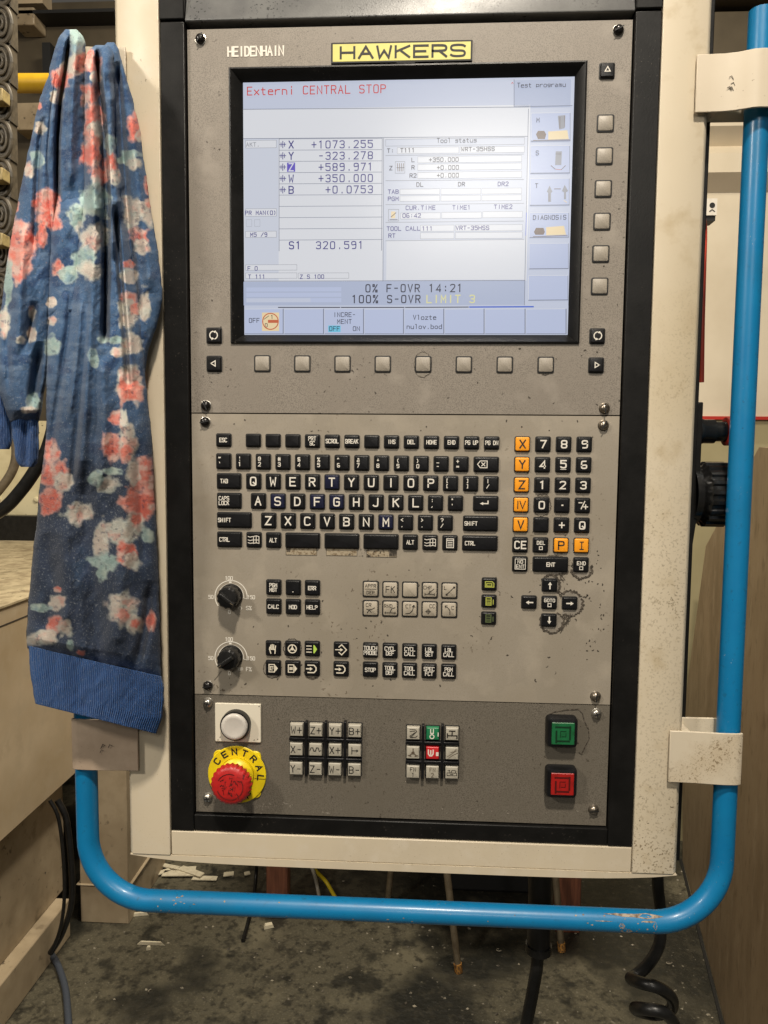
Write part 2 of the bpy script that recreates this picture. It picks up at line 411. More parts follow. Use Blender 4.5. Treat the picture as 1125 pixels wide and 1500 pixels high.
# worn rings round two softkeys
def ring_wear(b, px, py, rx, ry, mi_edge, mi_fill, Y=-.0002, th=.0009, rag=.12, seed=0, a0=0, a1=360, tilt=0):
    rn = random.Random(seed); N = 46; p = pt(px, py, Y); s = mpp(px, py, Y); P = []
    for i in range(N + 1):
        a = math.radians(a0 + (a1 - a0)*i/N)
        k = 1 + rag*(rn.random() - .5)*2
        P.append((p[0] + rx*s*k*math.cos(a), p[2] + ry*s*k*math.sin(a)))
    if a1 - a0 >= 360: P[-1] = P[0]
    if mi_fill is not None:
        ring = P[:-1] if a1 - a0 >= 360 else P
        b.add([(p[0], Y, p[2])] + [(x, Y, z) for x, z in ring], [(0, i+1, (i+1) % len(ring)+1) for i in range(len(ring) if a1-a0 >= 360 else len(ring)-1)], mi_fill)
    for i in range(0, N):                   # uneven edge: short pieces of changing width
        if rn.random() < .93: b.ribbon([P[i], P[i+1]], th*(.5 + rn.random()), Y - .00015, mi_edge)
ring_wear(b, 619.5, 534, 13, 18, 3, 4, th=.0004, rag=.05, seed=3)
ring_wear(b, 799, 536, 9, 13, 3, None, th=.0006, rag=.05, seed=4, a0=200, a1=340)
rn = random.Random(5)
def marks(b, n, x0, x1, y0, y1, mi, rn, Y=-.0002, L=5):
    for i in range(n):
        x, y = rn.uniform(x0, x1), rn.uniform(y0, y1); p = pt(x, y, Y); a = rn.uniform(0, 6.28); l = rn.uniform(.5, L)*.0006
        b.ribbon([(p[0], p[2]), (p[0] + l*math.cos(a)*.5, p[2] + l*.5*math.sin(a)), (p[0] + l*math.cos(a + .6), p[2] + l*math.sin(a + .6))], rn.uniform(.0003, .0011), Y, mi)
marks(b, 16, 600, 880, 510, 606, 2, rn, L=3); marks(b, 10, 868, 915, 60, 600, 2, rn, L=2); marks(b, 6, 300, 330, 60, 600, 2, rn, L=2)
disp = b.build('display_panel', [m_disp, m_white, m_mark, m_crack, m_bare], cab)
b = plate('k', ZS2 + .0005, ZS1 - .0005, m_keyb)
for a in ((852, 833, 15, 15, .22, 11, 190, 380), (835, 884, 19, 19, .2, 12, -130, 130), (808, 911, 17, 16, .2, 13, 150, 420), (806, 858, 14, 16, .2, 14, -40, 150)):
    ring_wear(b, a[0], a[1], a[2], a[3], 2, 3, th=.0014, rag=a[4]*.45, seed=a[5], a0=a[6], a1=a[7])
ring_wear(b, 794, 741, 13, 15, 2, None, th=.0004, rag=.06, seed=15); ring_wear(b, 795, 735, 11, 12, 2, None, th=.0004, rag=.08, seed=16, a0=20, a1=170)
ring_wear(b, 428.5, 950, 13, 14.5, 2, 3, th=.0006, rag=.05, seed=17); ring_wear(b, 399, 979, 13, 14, 2, 3, th=.0006, rag=.05, seed=18, a0=120, a1=420)
ring_wear(b, 457, 983, 10.5, 11, 2, None, th=.001, rag=.08, seed=22, a0=190, a1=350); ring_wear(b, 807, 832, 27, 11, 2, 3, th=.0010, rag=.12, seed=19, a0=-80, a1=-20)
ring_wear(b, 812, 820, 14, 6, 2, None, th=.0010, rag=.12, seed=20, a0=10, a1=150)
rn = random.Random(8)
for (x0, y0, x1, y1) in ((838, 900, 822, 925), (826, 900, 834, 912), (836, 903, 830, 916), (818, 840, 826, 852), (838, 826, 842, 836), (818, 866, 822, 874)):
    for k in range(4):
        P = [pt(x0 + (x1-x0)*t + rn.uniform(-2.5, 2.5), y0 + (y1-y0)*t + rn.uniform(-2.5, 2.5), -.0003) for t in (0, .3, .6, 1)]
        b.ribbon([(p[0], p[2]) for p in P], .0005, -.0003, 2)
marks(b, 55, 690, 885, 640, 1000, 4, rn, L=4); marks(b, 30, 300, 690, 830, 1010, 4, rn, L=3); marks(b, 14, 300, 880, 612, 632, 4, rn, L=2.5); marks(b, 30, 855, 885, 800, 960, 4, rn, L=3)
for (x0, x1, y) in ((419, 464, 808), (478, 523, 809), (537, 581, 811)):      # glue left by torn labels under the space bars
    r = rect(x0, y - 5, x1, y + 5, -.0002); b.sheet(r[0], r[1], r[2], r[3], -.0002, 5)
    b.ribbon([(r[0], r[3]), (r[0], r[2]), (r[1], r[2]), (r[1], r[3])], .0004, -.0003, 2)
for (x0, y0, x1, y1) in ((420, 803, 425, 808), (570, 806, 581, 815), (538, 813, 543, 816), (538, 804, 541, 807)):
    r = rect(x0, y0, x1, y1, -.0004); b.sheet(*r, -.0004, 2)
marks(b, 26, 510, 580, 804, 816, 2, rn, Y=-.0005, L=2.5)
# dial scales
for cy in (874, 963.5):
    c = pt(338.5, cy, -.0002); s = mpp(338.5, cy)
    arc = lambda r, a0, a1: [(c[0] + r*s*math.cos(math.radians(a0 + (a1-a0)*i/40)), c[2] + r*s*math.sin(math.radians(a0 + (a1-a0)*i/40))) for i in range(41)]
    b.ribbon(arc(23.5, -7, 215), .0009, -.0002, 1); b.ribbon(arc(18.5, -5, 232), .0009, -.0002, 1)
    b.ribbon([arc(18.5, -5, 0)[0], arc(23.5, -7, 0)[0]], .0006, -.0002, 1)
    b.ribbon([(c[0]-.0012, c[2]+21*s), (c[0], c[2]+21*s)], .0016, -.0002, 1)
    for t, x, dy, h in (('100', 335.5, -24.5, 5), ('50', 309, 3, 5), ('150', 368, 3.5, 5), ('0', 336, 25, 5), ('S%' if cy < 900 else 'F%', 364.5, 19.5, 5.5)):
        ptext(b, t, x, cy + dy, h, -.0002, 1, cw=.55, adv=.78, th=.2)
    q = pt(352, cy + 17, -.0002)
    if cy < 900:
        b.ribbon([(q[0] + .0015*math.cos(math.radians(a)), q[2] + .0015*math.sin(math.radians(a))) for a in range(-50, 240, 20)], .0005, -.0002, 1)
    else:
        for k in range(3): b.ribbon([(q[0] - .003 + k*.002, q[2] - .001), (q[0] - .003 + k*.002, q[2] + .0016), (q[0] - .0016 + k*.002, q[2] + .0016), (q[0]-.0016 + k*.002, q[2] - .001)], .0004, -.0002, 1)
P = [pt(x, y, -.0003) for x, y in ((324, 983), (319, 990), (314, 996))]; b.ribbon([(p[0], p[2]) for p in P], .0004, -.0003, 4)
kpan = b.build('keyboard_panel', [m_keyb, m_white, m_crack, m_bare, m_mark, m_residue], cab)
b = plate('o', 1.0955, ZS2 - .0005, m_oper)
P = [pt(x, y, -.0003) for x, y in ((802, 1048), (812, 1043), (830, 1040), (848, 1039), (853, 1045), (856, 1056), (862, 1068), (863, 1082), (858, 1092), (852, 1105), (848, 1102))]
for i in range(len(P)-1): b.ribbon([(P[i][0], P[i][2]), ((P[i][0]+P[i+1][0])/2 + rn.uniform(-.0005, .0005), (P[i][2]+P[i+1][2])/2), (P[i+1][0], P[i+1][2])], rn.uniform(.0005, .0012), -.0003, 1)
marks(b, 26, 300, 880, 1035, 1180, 2, rn, L=3)
marks(b, 22, 370, 430, 1176, 1182, 3, rn, L=4); marks(b, 30, 300, 880, 1186, 1192, 3, rn, L=3)
opan = b.build('operating_panel', [m_oper, m_crack, m_mark, m_bare], cab)
# --- screen
b = MB()                                    # sloping bezel from plate down to the glass
def loop(r, Y): return [(r[0], Y, r[2]), (r[1], Y, r[2]), (r[1], Y, r[3]), (r[0], Y, r[3])]
i1 = (bez[0] + .0015, bez[1] - .0015, bez[2] + .0015, bez[3] - .0015); i2 = (bez[0] + .004, bez[1] - .004, bez[2] + .0025, bez[3] - .004)
b.loft([loop(bez, .004), loop(bez, -.0018), loop(i1, -.0022), loop(i2, -.0005), loop(scr, .0062)], 0, False, False)
b.build('screen_bezel', m_black, cab, smooth=True, angle=20)
SY = .006
lv = lambda r, g, b_, k=1: emis('lit_%d_%d_%d' % (r, g, b_), lin(r, g, b_), k*.86)
e_bg = lv(196, 203, 222); e_white = lv(222, 224, 230); e_mid = lv(176, 186, 211); e_soft = lv(186, 196, 224); e_line = lv(120, 126, 146)
e_blue = lv(48, 44, 128); e_ink = lv(42, 42, 58); e_red = lv(205, 62, 58); e_hi = lv(98, 84, 190); e_yel = lv(226, 222, 160); e_cyan = lv(110, 196, 226)
e_bl2 = lv(58, 98, 205); e_or = lv(200, 98, 62); e_sand = lv(236, 214, 170); e_brn = lv(120, 104, 96); e_pale = lv(206, 211, 224); e_ghost = lv(150, 152, 160)
SM = [e_bg, e_white, e_mid, e_soft, e_line, e_blue, e_ink, e_red, e_hi, e_yel, e_cyan, e_bl2, e_or, e_sand, e_brn, e_pale, e_ghost]
BGc, WH, MID, SOFT, LN, BLU, INK, RED, HI, YEL, CY, BL2, OR, SAND, BRN, PALE, GH = range(17)
b = MB(); b.box(scr[0] - .003, scr[1] + .003, SY + .0004, SY + .012, scr[2] - .003, scr[3] + .003)
def panelrects(name, items, parent):
    for (x0, y0, x1, y1, c, lvl) in items:
        r = rect(x0, y0, x1, y1, SY); b.sheet(*r, SY - lvl*.00012, c)
    return b
R1 = [(357, 157, 774, 412, WH, 1), (753, 117, 836, 157, MID, 1), (358, 203, 408, 412, PALE, 2), (562, 203, 770, 412, PALE, 2), (566, 352, 768, 410, WH, 3),
      (357, 412, 768, 447, MID, 2), (358, 448, 832, 490, BGc, 2)]
b = panelrects('screen_window', R1, None)
def fr(x0, y0, x1, y1, c=LN, lvl=4, th=.0005):
    r = rect(x0, y0, x1, y1, SY); Y = SY - lvl*.00012
    b.ribbon([(r[0], r[2]), (r[1], r[2]), (r[1], r[3]), (r[0], r[3]), (r[0], r[2])], th, Y, c)
def ln(x0, y0, x1, y1, c=LN, lvl=4, th=.0005):
    p, q = pt(x0, y0, SY), pt(x1, y1, SY); b.ribbon([(p[0], p[2]), (q[0], q[2])], th, SY - lvl*.00012, c)
def fill(x0, y0, x1, y1, c, lvl=3):
    r = rect(x0, y0, x1, y1, SY); b.sheet(*r, SY - lvl*.00012, c)
ln(357, 160.5, 775, 157); ln(357, 203.5, 773, 200); ln(753, 117, 753, 157); ln(753, 157, 838, 155); ln(562, 203, 561, 412); ln(774, 160, 768, 447); ln(358, 412, 769, 411)
for k in range(10): ln(409, 203.7 + 16.45*k + .2, 560, 203 + 16.45*k, LN, 4, .0004)
ln(409, 203, 409, 368); ln(560, 203, 559, 367)
for (x0, y0, x1, y1) in ((360, 206, 405, 217), (360, 306, 405, 317), (360, 339, 405, 348), (360, 388, 435, 396), (360, 400, 435, 408), (437, 400, 511, 408)): fr(x0, y0, x1, y1, GH, 4, .0003); fill(x0, y0, x1, y1, WH, 3)
for x in (361, 373): fr(x, 322, x+8, 332, GH, 4, .0002)
for k, y in enumerate((421, 429, 437)): fill(361, y, 500, y + 6, SOFT, 3)
fill(361, 437, 455, 443, BGc, 4)
# tool status table
fr(565, 203, 768, 213, GH, 4, .0003)
for (x0, y0, x1, y1) in ((582, 216, 672, 225), (674, 215, 768, 224), (612, 229, 764, 238), (612, 240, 764, 249), (612, 252, 764, 261),
    (586, 277, 644, 285), (646, 276.5, 704, 284.5), (706, 276, 764, 284), (586, 287, 644, 295), (646, 286.5, 704, 294.5), (706, 286, 764, 294),
    (587, 312, 645, 321), (647, 311, 705, 320), (707, 310, 765, 319), (616, 330, 665, 339), (667, 329.5, 765, 338.5), (616, 341, 665, 350), (667, 340.5, 765, 349.5)):
    fill(x0, y0, x1, y1, WH, 3); fr(x0, y0, x1, y1, GH, 4, .00025)
for y in (227, 264, 299, 325, 352): ln(565, y + 1, 767, y - 1, GH, 4, .0004)
fr(579, 237, 593, 254, GH, 4, .0004); fr(569, 307, 584, 324, GH, 4, .0004)
for k in range(4): ln(582 + k*3, 240, 583 + k*2.4, 251, BRN, 5, .0006)
ln(581, 246, 592, 246, INK, 5, .0004); fill(573, 310, 579, 320, SAND, 4); ln(573, 318, 580, 312, BRN, 5, .0007); ln(571, 322, 582, 322, INK, 5, .0005)
# right-hand soft icons
for (y0, y1) in ((166, 207), (214, 254), (262, 301), (312, 348), (357, 394), (404, 440)):
    x0 = 778 - (y0 - 166)*.016; x1 = 835 - (y0-166)*.014
    fill(x0, y0, x1, y1, SOFT, 2); ln(x0, y1, x1, y1 - .5, LN, 4, .0007); ln(x1, y0, x1, y1, LN, 4, .0004); ln(x0, y0, x1, y0-.5, WH, 4, .0004); ln(x0, y0, x0, y1, WH, 4, .0004)
def blob(pts, c, lvl=4):
    P = [pt(x, y, SY) for x, y in pts]; b.add([(p[0], SY - lvl*.00012, p[2]) for p in P], [tuple(range(len(P)))[::-1]], c)
blob([(785, 197), (788, 192), (797, 192), (800, 197), (798, 204), (788, 204)], BRN); blob([(803, 193), (831, 191), (833, 204), (803, 205)], SAND); blob([(817, 170), (828, 169), (827, 188), (819, 190)], GH)
ln(781, 206, 834, 205, BRN, 5, .0005); ln(820, 172, 820, 188, BRN, 5, .0006); ln(827, 170, 827, 186, BRN, 5, .0004)
blob([(814, 222), (823, 222), (822, 242), (813, 242)], GH); ln(814, 226, 822, 226, BRN, 5, .0003); ln(807, 243, 813, 248, BRN, 5, .0005); ln(822, 249, 828, 243, BRN, 5, .0005); ln(813, 248, 822, 249, OR, 5, .0004)
blob([(801, 281), (805, 272), (809, 281), (807, 283), (807, 296), (803, 296), (803, 283)], GH); blob([(823, 280), (827, 271), (832, 280), (829, 282), (829, 292), (826, 292), (826, 282)], GH)
ln(812, 277, 821, 277, BRN, 5, .0006); ln(804, 284, 804, 295, BRN, 5, .0004); ln(826, 294, 830, 297, SAND, 5, .0006)
blob([(782, 340), (785, 334), (796, 334), (798, 340), (796, 344), (784, 344)], BRN); blob([(800, 333), (826, 331), (829, 344), (800, 345)], SAND); ln(781, 347, 831, 345, BRN, 5, .0005)
ln(771, 312, 770, 345, BL2, 5, .0006)
# soft key row
xs = [358, 416, 475, 533.5, 592, 651, 710, 770, 830]
for k in range(8):
    fill(xs[k] + 1, 453, xs[k+1] - 1.5, 489, SOFT, 3); ln(xs[k+1] - 1, 453, xs[k+1] - 1, 489, LN, 4, .0008); ln(xs[k] + 1, 453, xs[k+1] - 2, 452.5, WH, 4, .0004); ln(xs[k]+1, 489, xs[k+1]-2, 489, LN, 4, .0005)
ln(408, 450.5, 498, 450.5, INK, 5, .0008); ln(500, 450.5, 592, 450.5, INK, 5, .0008); ln(594, 450.5, 686, 450, INK, 5, .0008); ln(688, 450, 781, 449.5, BL2, 5, .0012)
fill(481, 477, 499, 486.5, CY, 5); fill(384, 458, 409, 485, SAND, 5)
c = pt(396.5, 471, SY); s = mpp(396, 471)
b.ribbon([(c[0] + 11.5*s*math.cos(i*math.pi/16), c[2] + 11.5*s*math.sin(i*math.pi/16)) for i in range(33)], .0009, SY - .00085, OR)
b.ribbon([(c[0] - 2*s, c[2]), (c[0] + 10*s, c[2])], .0028, SY - .00085, OR)
fill(420.7, 238.5, 432.5, 252, HI, 5)
TY = SY - .0009
K = dict(cw=.55, adv=.93, th=.10)
# status line and positions
ptext(b, 'Externi CENTRAL STOP', 463, 137.5, 11, TY, RED, cw=.60, adv=.935, th=.13)
ptext(b, 'Test programu', 793, 127.5, 6.3, TY, INK, cw=.6, adv=.88, th=.13); ptext(b, '^', 751, 127, 6, TY, RED, th=.13)
for k, (ax, v) in enumerate((('X', '+1073.255'), ('Y', '-323.278'), ('Z', '+589.971'), ('W', '+350.000'), ('B', '+0.0753'))):
    y = 217 + 16.6*k
    ptext(b, ax, 426.5, y, 10, TY, WH if ax == 'Z' else BLU, cw=.62, th=.155)
    ptext(b, v, 545.5, y - 1, 10, TY, BLU, cw=.62, adv=1.035, th=.135, anchor='r')
    ln(410, y - 5, 419, y - 5, BLU, 7, .0006); ln(414.5, y - 9.5, 414.5, y, BLU, 7, .0007); ln(412, y - 7.5, 412, y - 2, BLU, 7, .0006); ln(417, y - 7.5, 417, y - 2, BLU, 7, .0006)
ptext(b, 'S1', 432, 364.5, 10, TY, BLU, cw=.62, adv=1.0, th=.155); ptext(b, '320.591', 497.5, 364.3, 10, TY, BLU, cw=.62, adv=1.035, th=.135)
sm = dict(cw=.64, adv=.98, th=.17)
for t, x, y, c in (('AKT.', 370.5, 214.5, GH), ('PR MAN(0)', 382, 314.5, BLU), ('M5 /9', 379, 346.5, BLU), ('F 0', 370, 396, BLU), ('T 111', 376, 408, BLU), ('Z S 100', 457, 408, BLU)):
    ptext(b, t, x, y, 5.3, TY, c, **sm)
for t, x, y, c in (('T:', 572, 223.5, INK), ('T111', 597, 223, INK), ('WRT-35HSS', 700, 221, INK), ('Z', 572.5, 249, INK), ('L', 605, 237, INK), ('R', 605, 248, INK), ('R2', 605, 260, INK),
    ('+350.000', 650, 236.5, INK), ('+0.000', 656, 248, INK), ('+0.000', 656, 259.5, INK), ('DL', 615, 273, INK), ('DR', 676, 272.5, INK), ('DR2', 737, 272, BLU), ('TAB', 576, 283.5, BLU), ('PGM', 576, 294, BLU),
    ('CUR.TIME', 616, 307, BLU), ('TIME1', 676, 306.5, BLU), ('TIME2', 737, 305.5, BLU), ('06:42', 603, 318.5, BLU), ('TOOL CALL', 591, 337.5, BLU), ('111', 626, 337.5, BLU), ('VRT-35HSS', 692, 336.5, BLU), ('RT', 574, 348, BLU)):
    ptext(b, t, x, y, 5.4, TY, c, cw=.70, adv=1.03, th=.17)
ptext(b, 'Tool status', 669, 208.5, 6, TY, INK, cw=.62, adv=.9, th=.13)
for t, x, y in (('M', 788, 179), ('S', 787, 227), ('T', 786, 275)): ptext(b, t, x, y, 6, TY, INK, cw=.62, th=.14)
ptext(b, 'DIAGNOSIS', 805, 321.5, 6, TY, INK, cw=.62, adv=.92, th=.14)
ptext(b, '0% F-OVR 14:21', 606, 427.5, 10.5, TY, INK, cw=.58, adv=.985, th=.145)
ptext(b, '100% S-OVR', 565.5, 443.5, 10.5, TY, INK, cw=.58, adv=.985, th=.145); ptext(b, 'LIMIT 3', 660, 443.3, 10.5, TY, YEL, cw=.62, adv=1.0, th=.16)
for t, x, y, h in (('OFF', 372.5, 472.5, 6), ('INCRE-', 504.5, 464, 6), ('MENT', 504.5, 474, 6), ('OFF', 490, 484.5, 6), ('ON', 522, 484.5, 6), ('Vlozte', 622, 468, 6.3), ('nulov.bod', 621.5, 481.5, 6.3)):
    ptext(b, t, x, y, h, TY, INK, cw=.62, adv=.93, th=.14)
ptext(b, '0', 390, 479, 5, TY, INK, th=.16); ptext(b, '1', 398.5, 467, 5, TY, INK, th=.16); ln(387, 468, 394, 463, INK, 8, .0005)
lab(b.build('screen', SM, cab), 'lit monitor screen showing axis positions and tool status')
# --- maker's plate
YN = -.0022; x0, x1, z0, z1 = rect(485, 60.5, 692, 91.5, YN); cx, cz = (x0+x1)/2, (z0+z1)/2
b = MB(); b.rr(cx, cz, x1-x0, z1-z0, .0008, [(0, .0), (0, YN), (.0004, YN - .0003)], 1)
b.sheet(x0 + .0016, x1 - .0016, z0 + .0016, z1 - .0016, YN - .00045, 0)
text(b, 'HAWKERS', cx + .001, cz - .0048, .0096, YN - .0006, 1, cw=1.28, adv=1.72, th=.2)
b.ribbon([(cx - .004, z0 - .0002), (cx + .012, z0 - .0002)], .0008, YN, 1)
lab(b.build('nameplate', [m_yel, m_blackd], cab), 'yellow plate with black wide letters')
# --- screws
for (x, y, kind) in ((293, 56, 'd'), (906.5, 43, 'd'), (301, 594, 'd'), (300, 618, 'd'), (886, 598, 's'), (884.5, 623, 's'), (304, 1005, 'd'), (873, 1021, 's'), (870, 1187, 's'), (304, 1030, 'b'), (304, 1169, 'b'), (874, 1046, 'b')):
    p = pt(x, y, -.002); b = MB(); r = .0046
    b.lathe((p[0], 0, p[2]), [(r*1.12, .0005), (r*1.12, -.0004), (r, -.0006)], 2, 20, cap1=False)
    b.lathe((p[0], 0, p[2]), [(r, -.0005), (r*.98, -.0018), (r*.8, -.0033), (r*.45, -.0043), (r*.12, -.0046)], 0, 20)
    a = random.uniform(0, 3); c_, s_ = math.cos(a), math.sin(a)
    for t in ((a,) if kind != 'b' else (a, a + math.pi/2)):
        c_, s_ = math.cos(t), math.sin(t); L = r*(.85 if kind != 'b' else .5); b.ribbon([(p[0] - L*c_, p[2] - L*s_), (p[0] + L*c_, p[2] + L*s_)], .0011, -.00475, 1)
    o = b.build('screw', [{'d': m_screwd, 's': m_screw, 'b': m_screwb}[kind], m_blackd, m_screwb if kind != 's' else m_screw], cab, smooth=True)
    lab(o, {'d': 'blackened slotted screw', 's': 'dull steel slotted screw', 'b': 'bright cross-head screw'}[kind])
# --- keys
def key(name, px, py, wpx, hpx, mats, draw=None, label=None, hgt=.0027, flat=False, parent=cab, r=.0014):
    Y = -hgt; p = pt(px, py, Y); s = mpp(px, py, Y); w_, h_ = wpx*s, hpx*s
    b = MB(); jx = random.uniform(-1, 1)*.00012; 
    b.rr(p[0], p[2], w_ + (.0026 if flat else .0017), h_ + (.0026 if flat else .0017), r*1.25, [(0, .001), (0, -.0006), (.0003, -.0007)], 1)     # shadow gap of the cut-out
    b.rr(p[0] + jx, p[2], w_, h_, r, [(0, .001), (0, Y*.75), (.0005, Y)] if flat else [(0, .001), (0, Y*.62), (.0002, Y*.80), (.0006, Y*.96), (.0011, Y)], 0)
    if draw: draw(b, p[0] + jx, p[2], s, Y - .0001)
    o = b.build(name, mats, parent, smooth=True, angle=50)
    if label: o['label'] = label
    return o
def T(*lines, h=9, cw=.62, th=.17, adv=None, lead=1.35, dx=0, dz=0, mi=2, anchor='c'):
    def d(b, x, z, s, Y):
        n = len(lines); hh = h*s
        for i, t in enumerate(lines):
            zz = z + dz*s + ((n-1)/2 - i)*hh*lead - hh/2
            text(b, t, x + dx*s, zz, hh, Y, mi, cw=cw, adv=adv, th=th, anchor=anchor)
    return d
def SYM(*sts, th=1.3, mi=2, polys=()):      # strokes in key pixels from the key's centre, y up
    def d(b, x, z, s, Y):
        for st in sts: b.ribbon([(x + u*s, z + v*s) for u, v in st], th*s, Y, mi)
        for pl in polys: b.add([(x + u*s, Y - .0001, z + v*s) for u, v in pl], [tuple(range(len(pl)))], mi)
    return d
def BOTH(*ds):
    def d(*a):
        for q in ds: q(*a)
    return d
BK = [m_key, m_blackd, m_white]; NK = [m_keyn, m_blackd, m_white]
def circ(r, n=14, cx=0, cy=0, a0=0, a1=360): return [(cx + r*math.cos(math.radians(a0 + (a1-a0)*i/n)), cy + r*math.sin(math.radians(a0 + (a1-a0)*i/n))) for i in range(n+1)]
def row(y0, y1, hpx, keys):
    for it in keys:
        t, x, w_ = it[0], it[1], it[2] if len(it) > 2 else 20.3
        y = y0 + (x - 327)/(720 - 327)*(y1 - y0); dr = None; ms = BK
        if isinstance(t, tuple): dr = T(*t, h=5.2, cw=.62, th=.2, lead=1.5, dx=-5 if len(t[0]) == 1 else -3 if w_ > 25 else 0) if len(t) == 2 and w_ < 25 and len(t[0]) == 1 else T(*t, h=5.3, cw=.52, adv=.74, th=.185, lead=1.3, dx=-7 if w_ > 25 else 0)
        elif callable(t): dr = t
        elif len(t) == 1: dr = T(t, h=11.5, cw=.68, th=.17); ms = NK if t in 'TSFGM' else BK
        elif t: dr = T(t, h=5.5, cw=.5, adv=.70, th=.185, dx=(-w_/2 + 10.5) if w_ > 25 else 0)
        name = it[3] if len(it) > 3 else None
        txt = name or (' '.join(t) if isinstance(t, tuple) else t)
        key('typing_key', x, y, w_, hpx, ms, dr, ('%s key marked %s' % ('navy' if ms is NK else 'black', txt)) if txt else 'plain black key')
row(644.5, 648.7, 17, [('ESC', 327), ('', 370.5), ('', 399.5), ('', 428.5), (('PRT', 'SC'), 457.3), ('SCROL', 486.4), ('BREAK', 515.3), ('', 544.5), ('INS', 573.4), ('DEL', 602.6), ('HOME', 632), ('END', 661.5), ('PG UP', 691), ('PG DN', 720.5)])
bksp = SYM([(-13, 0), (-9, 5), (1, 5), (1, -5), (-9, -5), (-13, 0)], [(-7, 2.5), (-2, -2.5)], [(-7, -2.5), (-2, 2.5)], th=1.2)
row(675.5, 680.3, 20.5, [(('~', '`'), 327), (('!', '1'), 356), (('@', '2'), 385.2), (('#', '3'), 414), (('$', '4'), 442.8), (('%', '5'), 471.8), (('^', '6'), 500.8), (('&', '7'), 529.8), (('*', '8'), 558.8), (('(', '9'), 588), ((')', '0'), 617), (('_', '-'), 646.3), (('+', '='), 675.5), (bksp, 712.5, 35, 'with an erase symbol')])
row(704.6, 708.8, 20.5, [('TAB', 334.8, 34), ('Q', 371), ('W', 399.8), ('E', 428.7), ('R', 457.4), ('T', 486), ('Y', 514.7), ('U', 543.6), ('I', 572.6), ('O', 602), ('P', 631), (('[', '['), 660.2), ((']', ']'), 689.7), (('|', '/'), 719.5)])
entr = SYM([(-5, 0), (3, 0), (3, 4)], th=1.6, polys=([(-9, 0), (-4, 2.2), (-4, -2.2)],))
row(733.3, 737.8, 20.5, [(('CAPS', 'LOCK'), 335.2, 34), ('A', 378), ('S', 406.8), ('D', 435.6), ('F', 464.5), ('G', 493), ('H', 521.8), ('J', 550.9), ('K', 579.9), ('L', 609), ((':', ';'), 638.1), (('"', "'"), 667.4), (entr, 711.7, 35, 'with a return arrow')])
row(761.7, 767.2, 20.5, [('SHIFT', 342.6, 49), ('Z', 393), ('X', 421.8), ('C', 450.3), ('V', 479), ('B', 507.5), ('N', 536.3), ('M', 565.2), (('<', ','), 594.2), (('>', '.'), 623.3), (('?', '/'), 652.4), ('SHIFT', 704, 49)])
win = SYM([(0, 5), (4, 6), (8, 5), (8, -5), (4, -4), (0, -5), (0, 5)], [(4, 5.5), (4, -4.5)], [(0, 0), (8, 0)], [(-8, 5), (-5, 4), (-1, 5)], [(-8, 0), (-5, -1), (-1, 0)], [(-8, -4), (-5, -5), (-1, -4.5)], th=.95)
menu = SYM([(-5, 6), (5, 6), (5, -7), (-5, -7), (-5, 6)], [(-5, 3.5), (5, 3.5)], [(-3, .8), (3, .8)], [(-3, -1.8), (3, -1.8)], [(-3, -4.4), (3, -4.4)], th=1.1)
row(790.2, 796.2, 20.3, [('CTRL', 335.6, 34.5), (win, 371.5, 20.3, 'with a flag window symbol'), ('ALT', 400.2), ('', 443, 49), ('', 500.5, 49), ('', 558, 49.5), ('ALT', 601), (win, 630, 20.3, 'with a flag window symbol'), (menu, 659.2, 20.3, 'with a menu page symbol'), ('CTRL', 703.2, 50)])
# number pad
OK_ = [m_orange, m_blackd, m_inkd]
pm = SYM([(-6, 4), (-1.5, 4)], [(-2.5, -5), (2.5, 6)], [(1, -2), (7, -2)], [(4, 1), (4, -5)], th=1.5)
pad = [['X', '7', '8', '9'], ['Y', '4', '5', '6'], ['Z', '1', '2', '3'], ['IV', '0', '.', pm], ['V', '', '+', 'Q'], ['CE', 'D', 'P', 'I']]
for j, rw in enumerate(pad):
    y = (650.5, 680.4, 710.2, 739.6, 768.6, 798.2)[j]
    for i, t in enumerate(rw):
        x = 765.6 - .68*j + i*(30.3 - .07*j); yy = y + .1*i + .12*j*i*.5
        orange = (i == 0 and j < 5) or (j == 5 and i > 1)
        if orange:
            d = SYM([(-5, 5.5), (-5, -5.5)], [(-2, 5.5), (2, -5.5), (6, 5.5)], th=1.5) if t == 'IV' else SYM([(0, 5.5), (0, -5.5)], [(-2.5, 5.5), (2.5, 5.5)], [(-2.5, -5.5), (2.5, -5.5)], th=1.5) if t == 'I' else T(t, h=11.5, cw=.68, th=.18)
            key('axis_key', x, yy, 20.5, 20.5, OK_, d, 'orange key marked %s' % t)
        else:
            if t == 'D': d = BOTH(T('DEL', h=5, cw=.55, th=.2, dz=3.5), SYM([(-2.2, -6.5), (2.2, -6.5), (2.2, -2.2), (-2.2, -2.2), (-2.2, -6.5)], th=1.1)); l = 'DEL'
            elif callable(t): d = t; l = 'minus and plus'
            elif t == '.': d = SYM([(-.6, 0), (.6, 0)], th=2); l = 'a dot'
            elif t == '5': d = BOTH(T(t, h=10.5, cw=.72, th=.2, dz=.8), SYM([(-4, -6.8), (4, -6.8)], th=.8)); l = '5'
            elif t: d = T(t, h=10.5 if t != '+' else 10, cw=.72 if len(t) < 2 else .6, adv=.92 if len(t) > 1 else None, th=.19); l = t
            else: d = None; l = None
            key('number_pad_key', x, yy, 20.5, 20.5, BK, d, 'black key marked %s' % l if l else 'plain black key')
key('number_pad_key', 762, 826.3, 20.5, 20.5, BK, BOTH(T('NO', 'ENT', h=4.8, cw=.6, th=.19, lead=1.45), SYM([(-7.5, -7.5), (7.5, -7.5), (7.5, 7.5), (-7.5, 7.5), (-7.5, -7.5)], th=.9)), 'black key marked NO ENT')
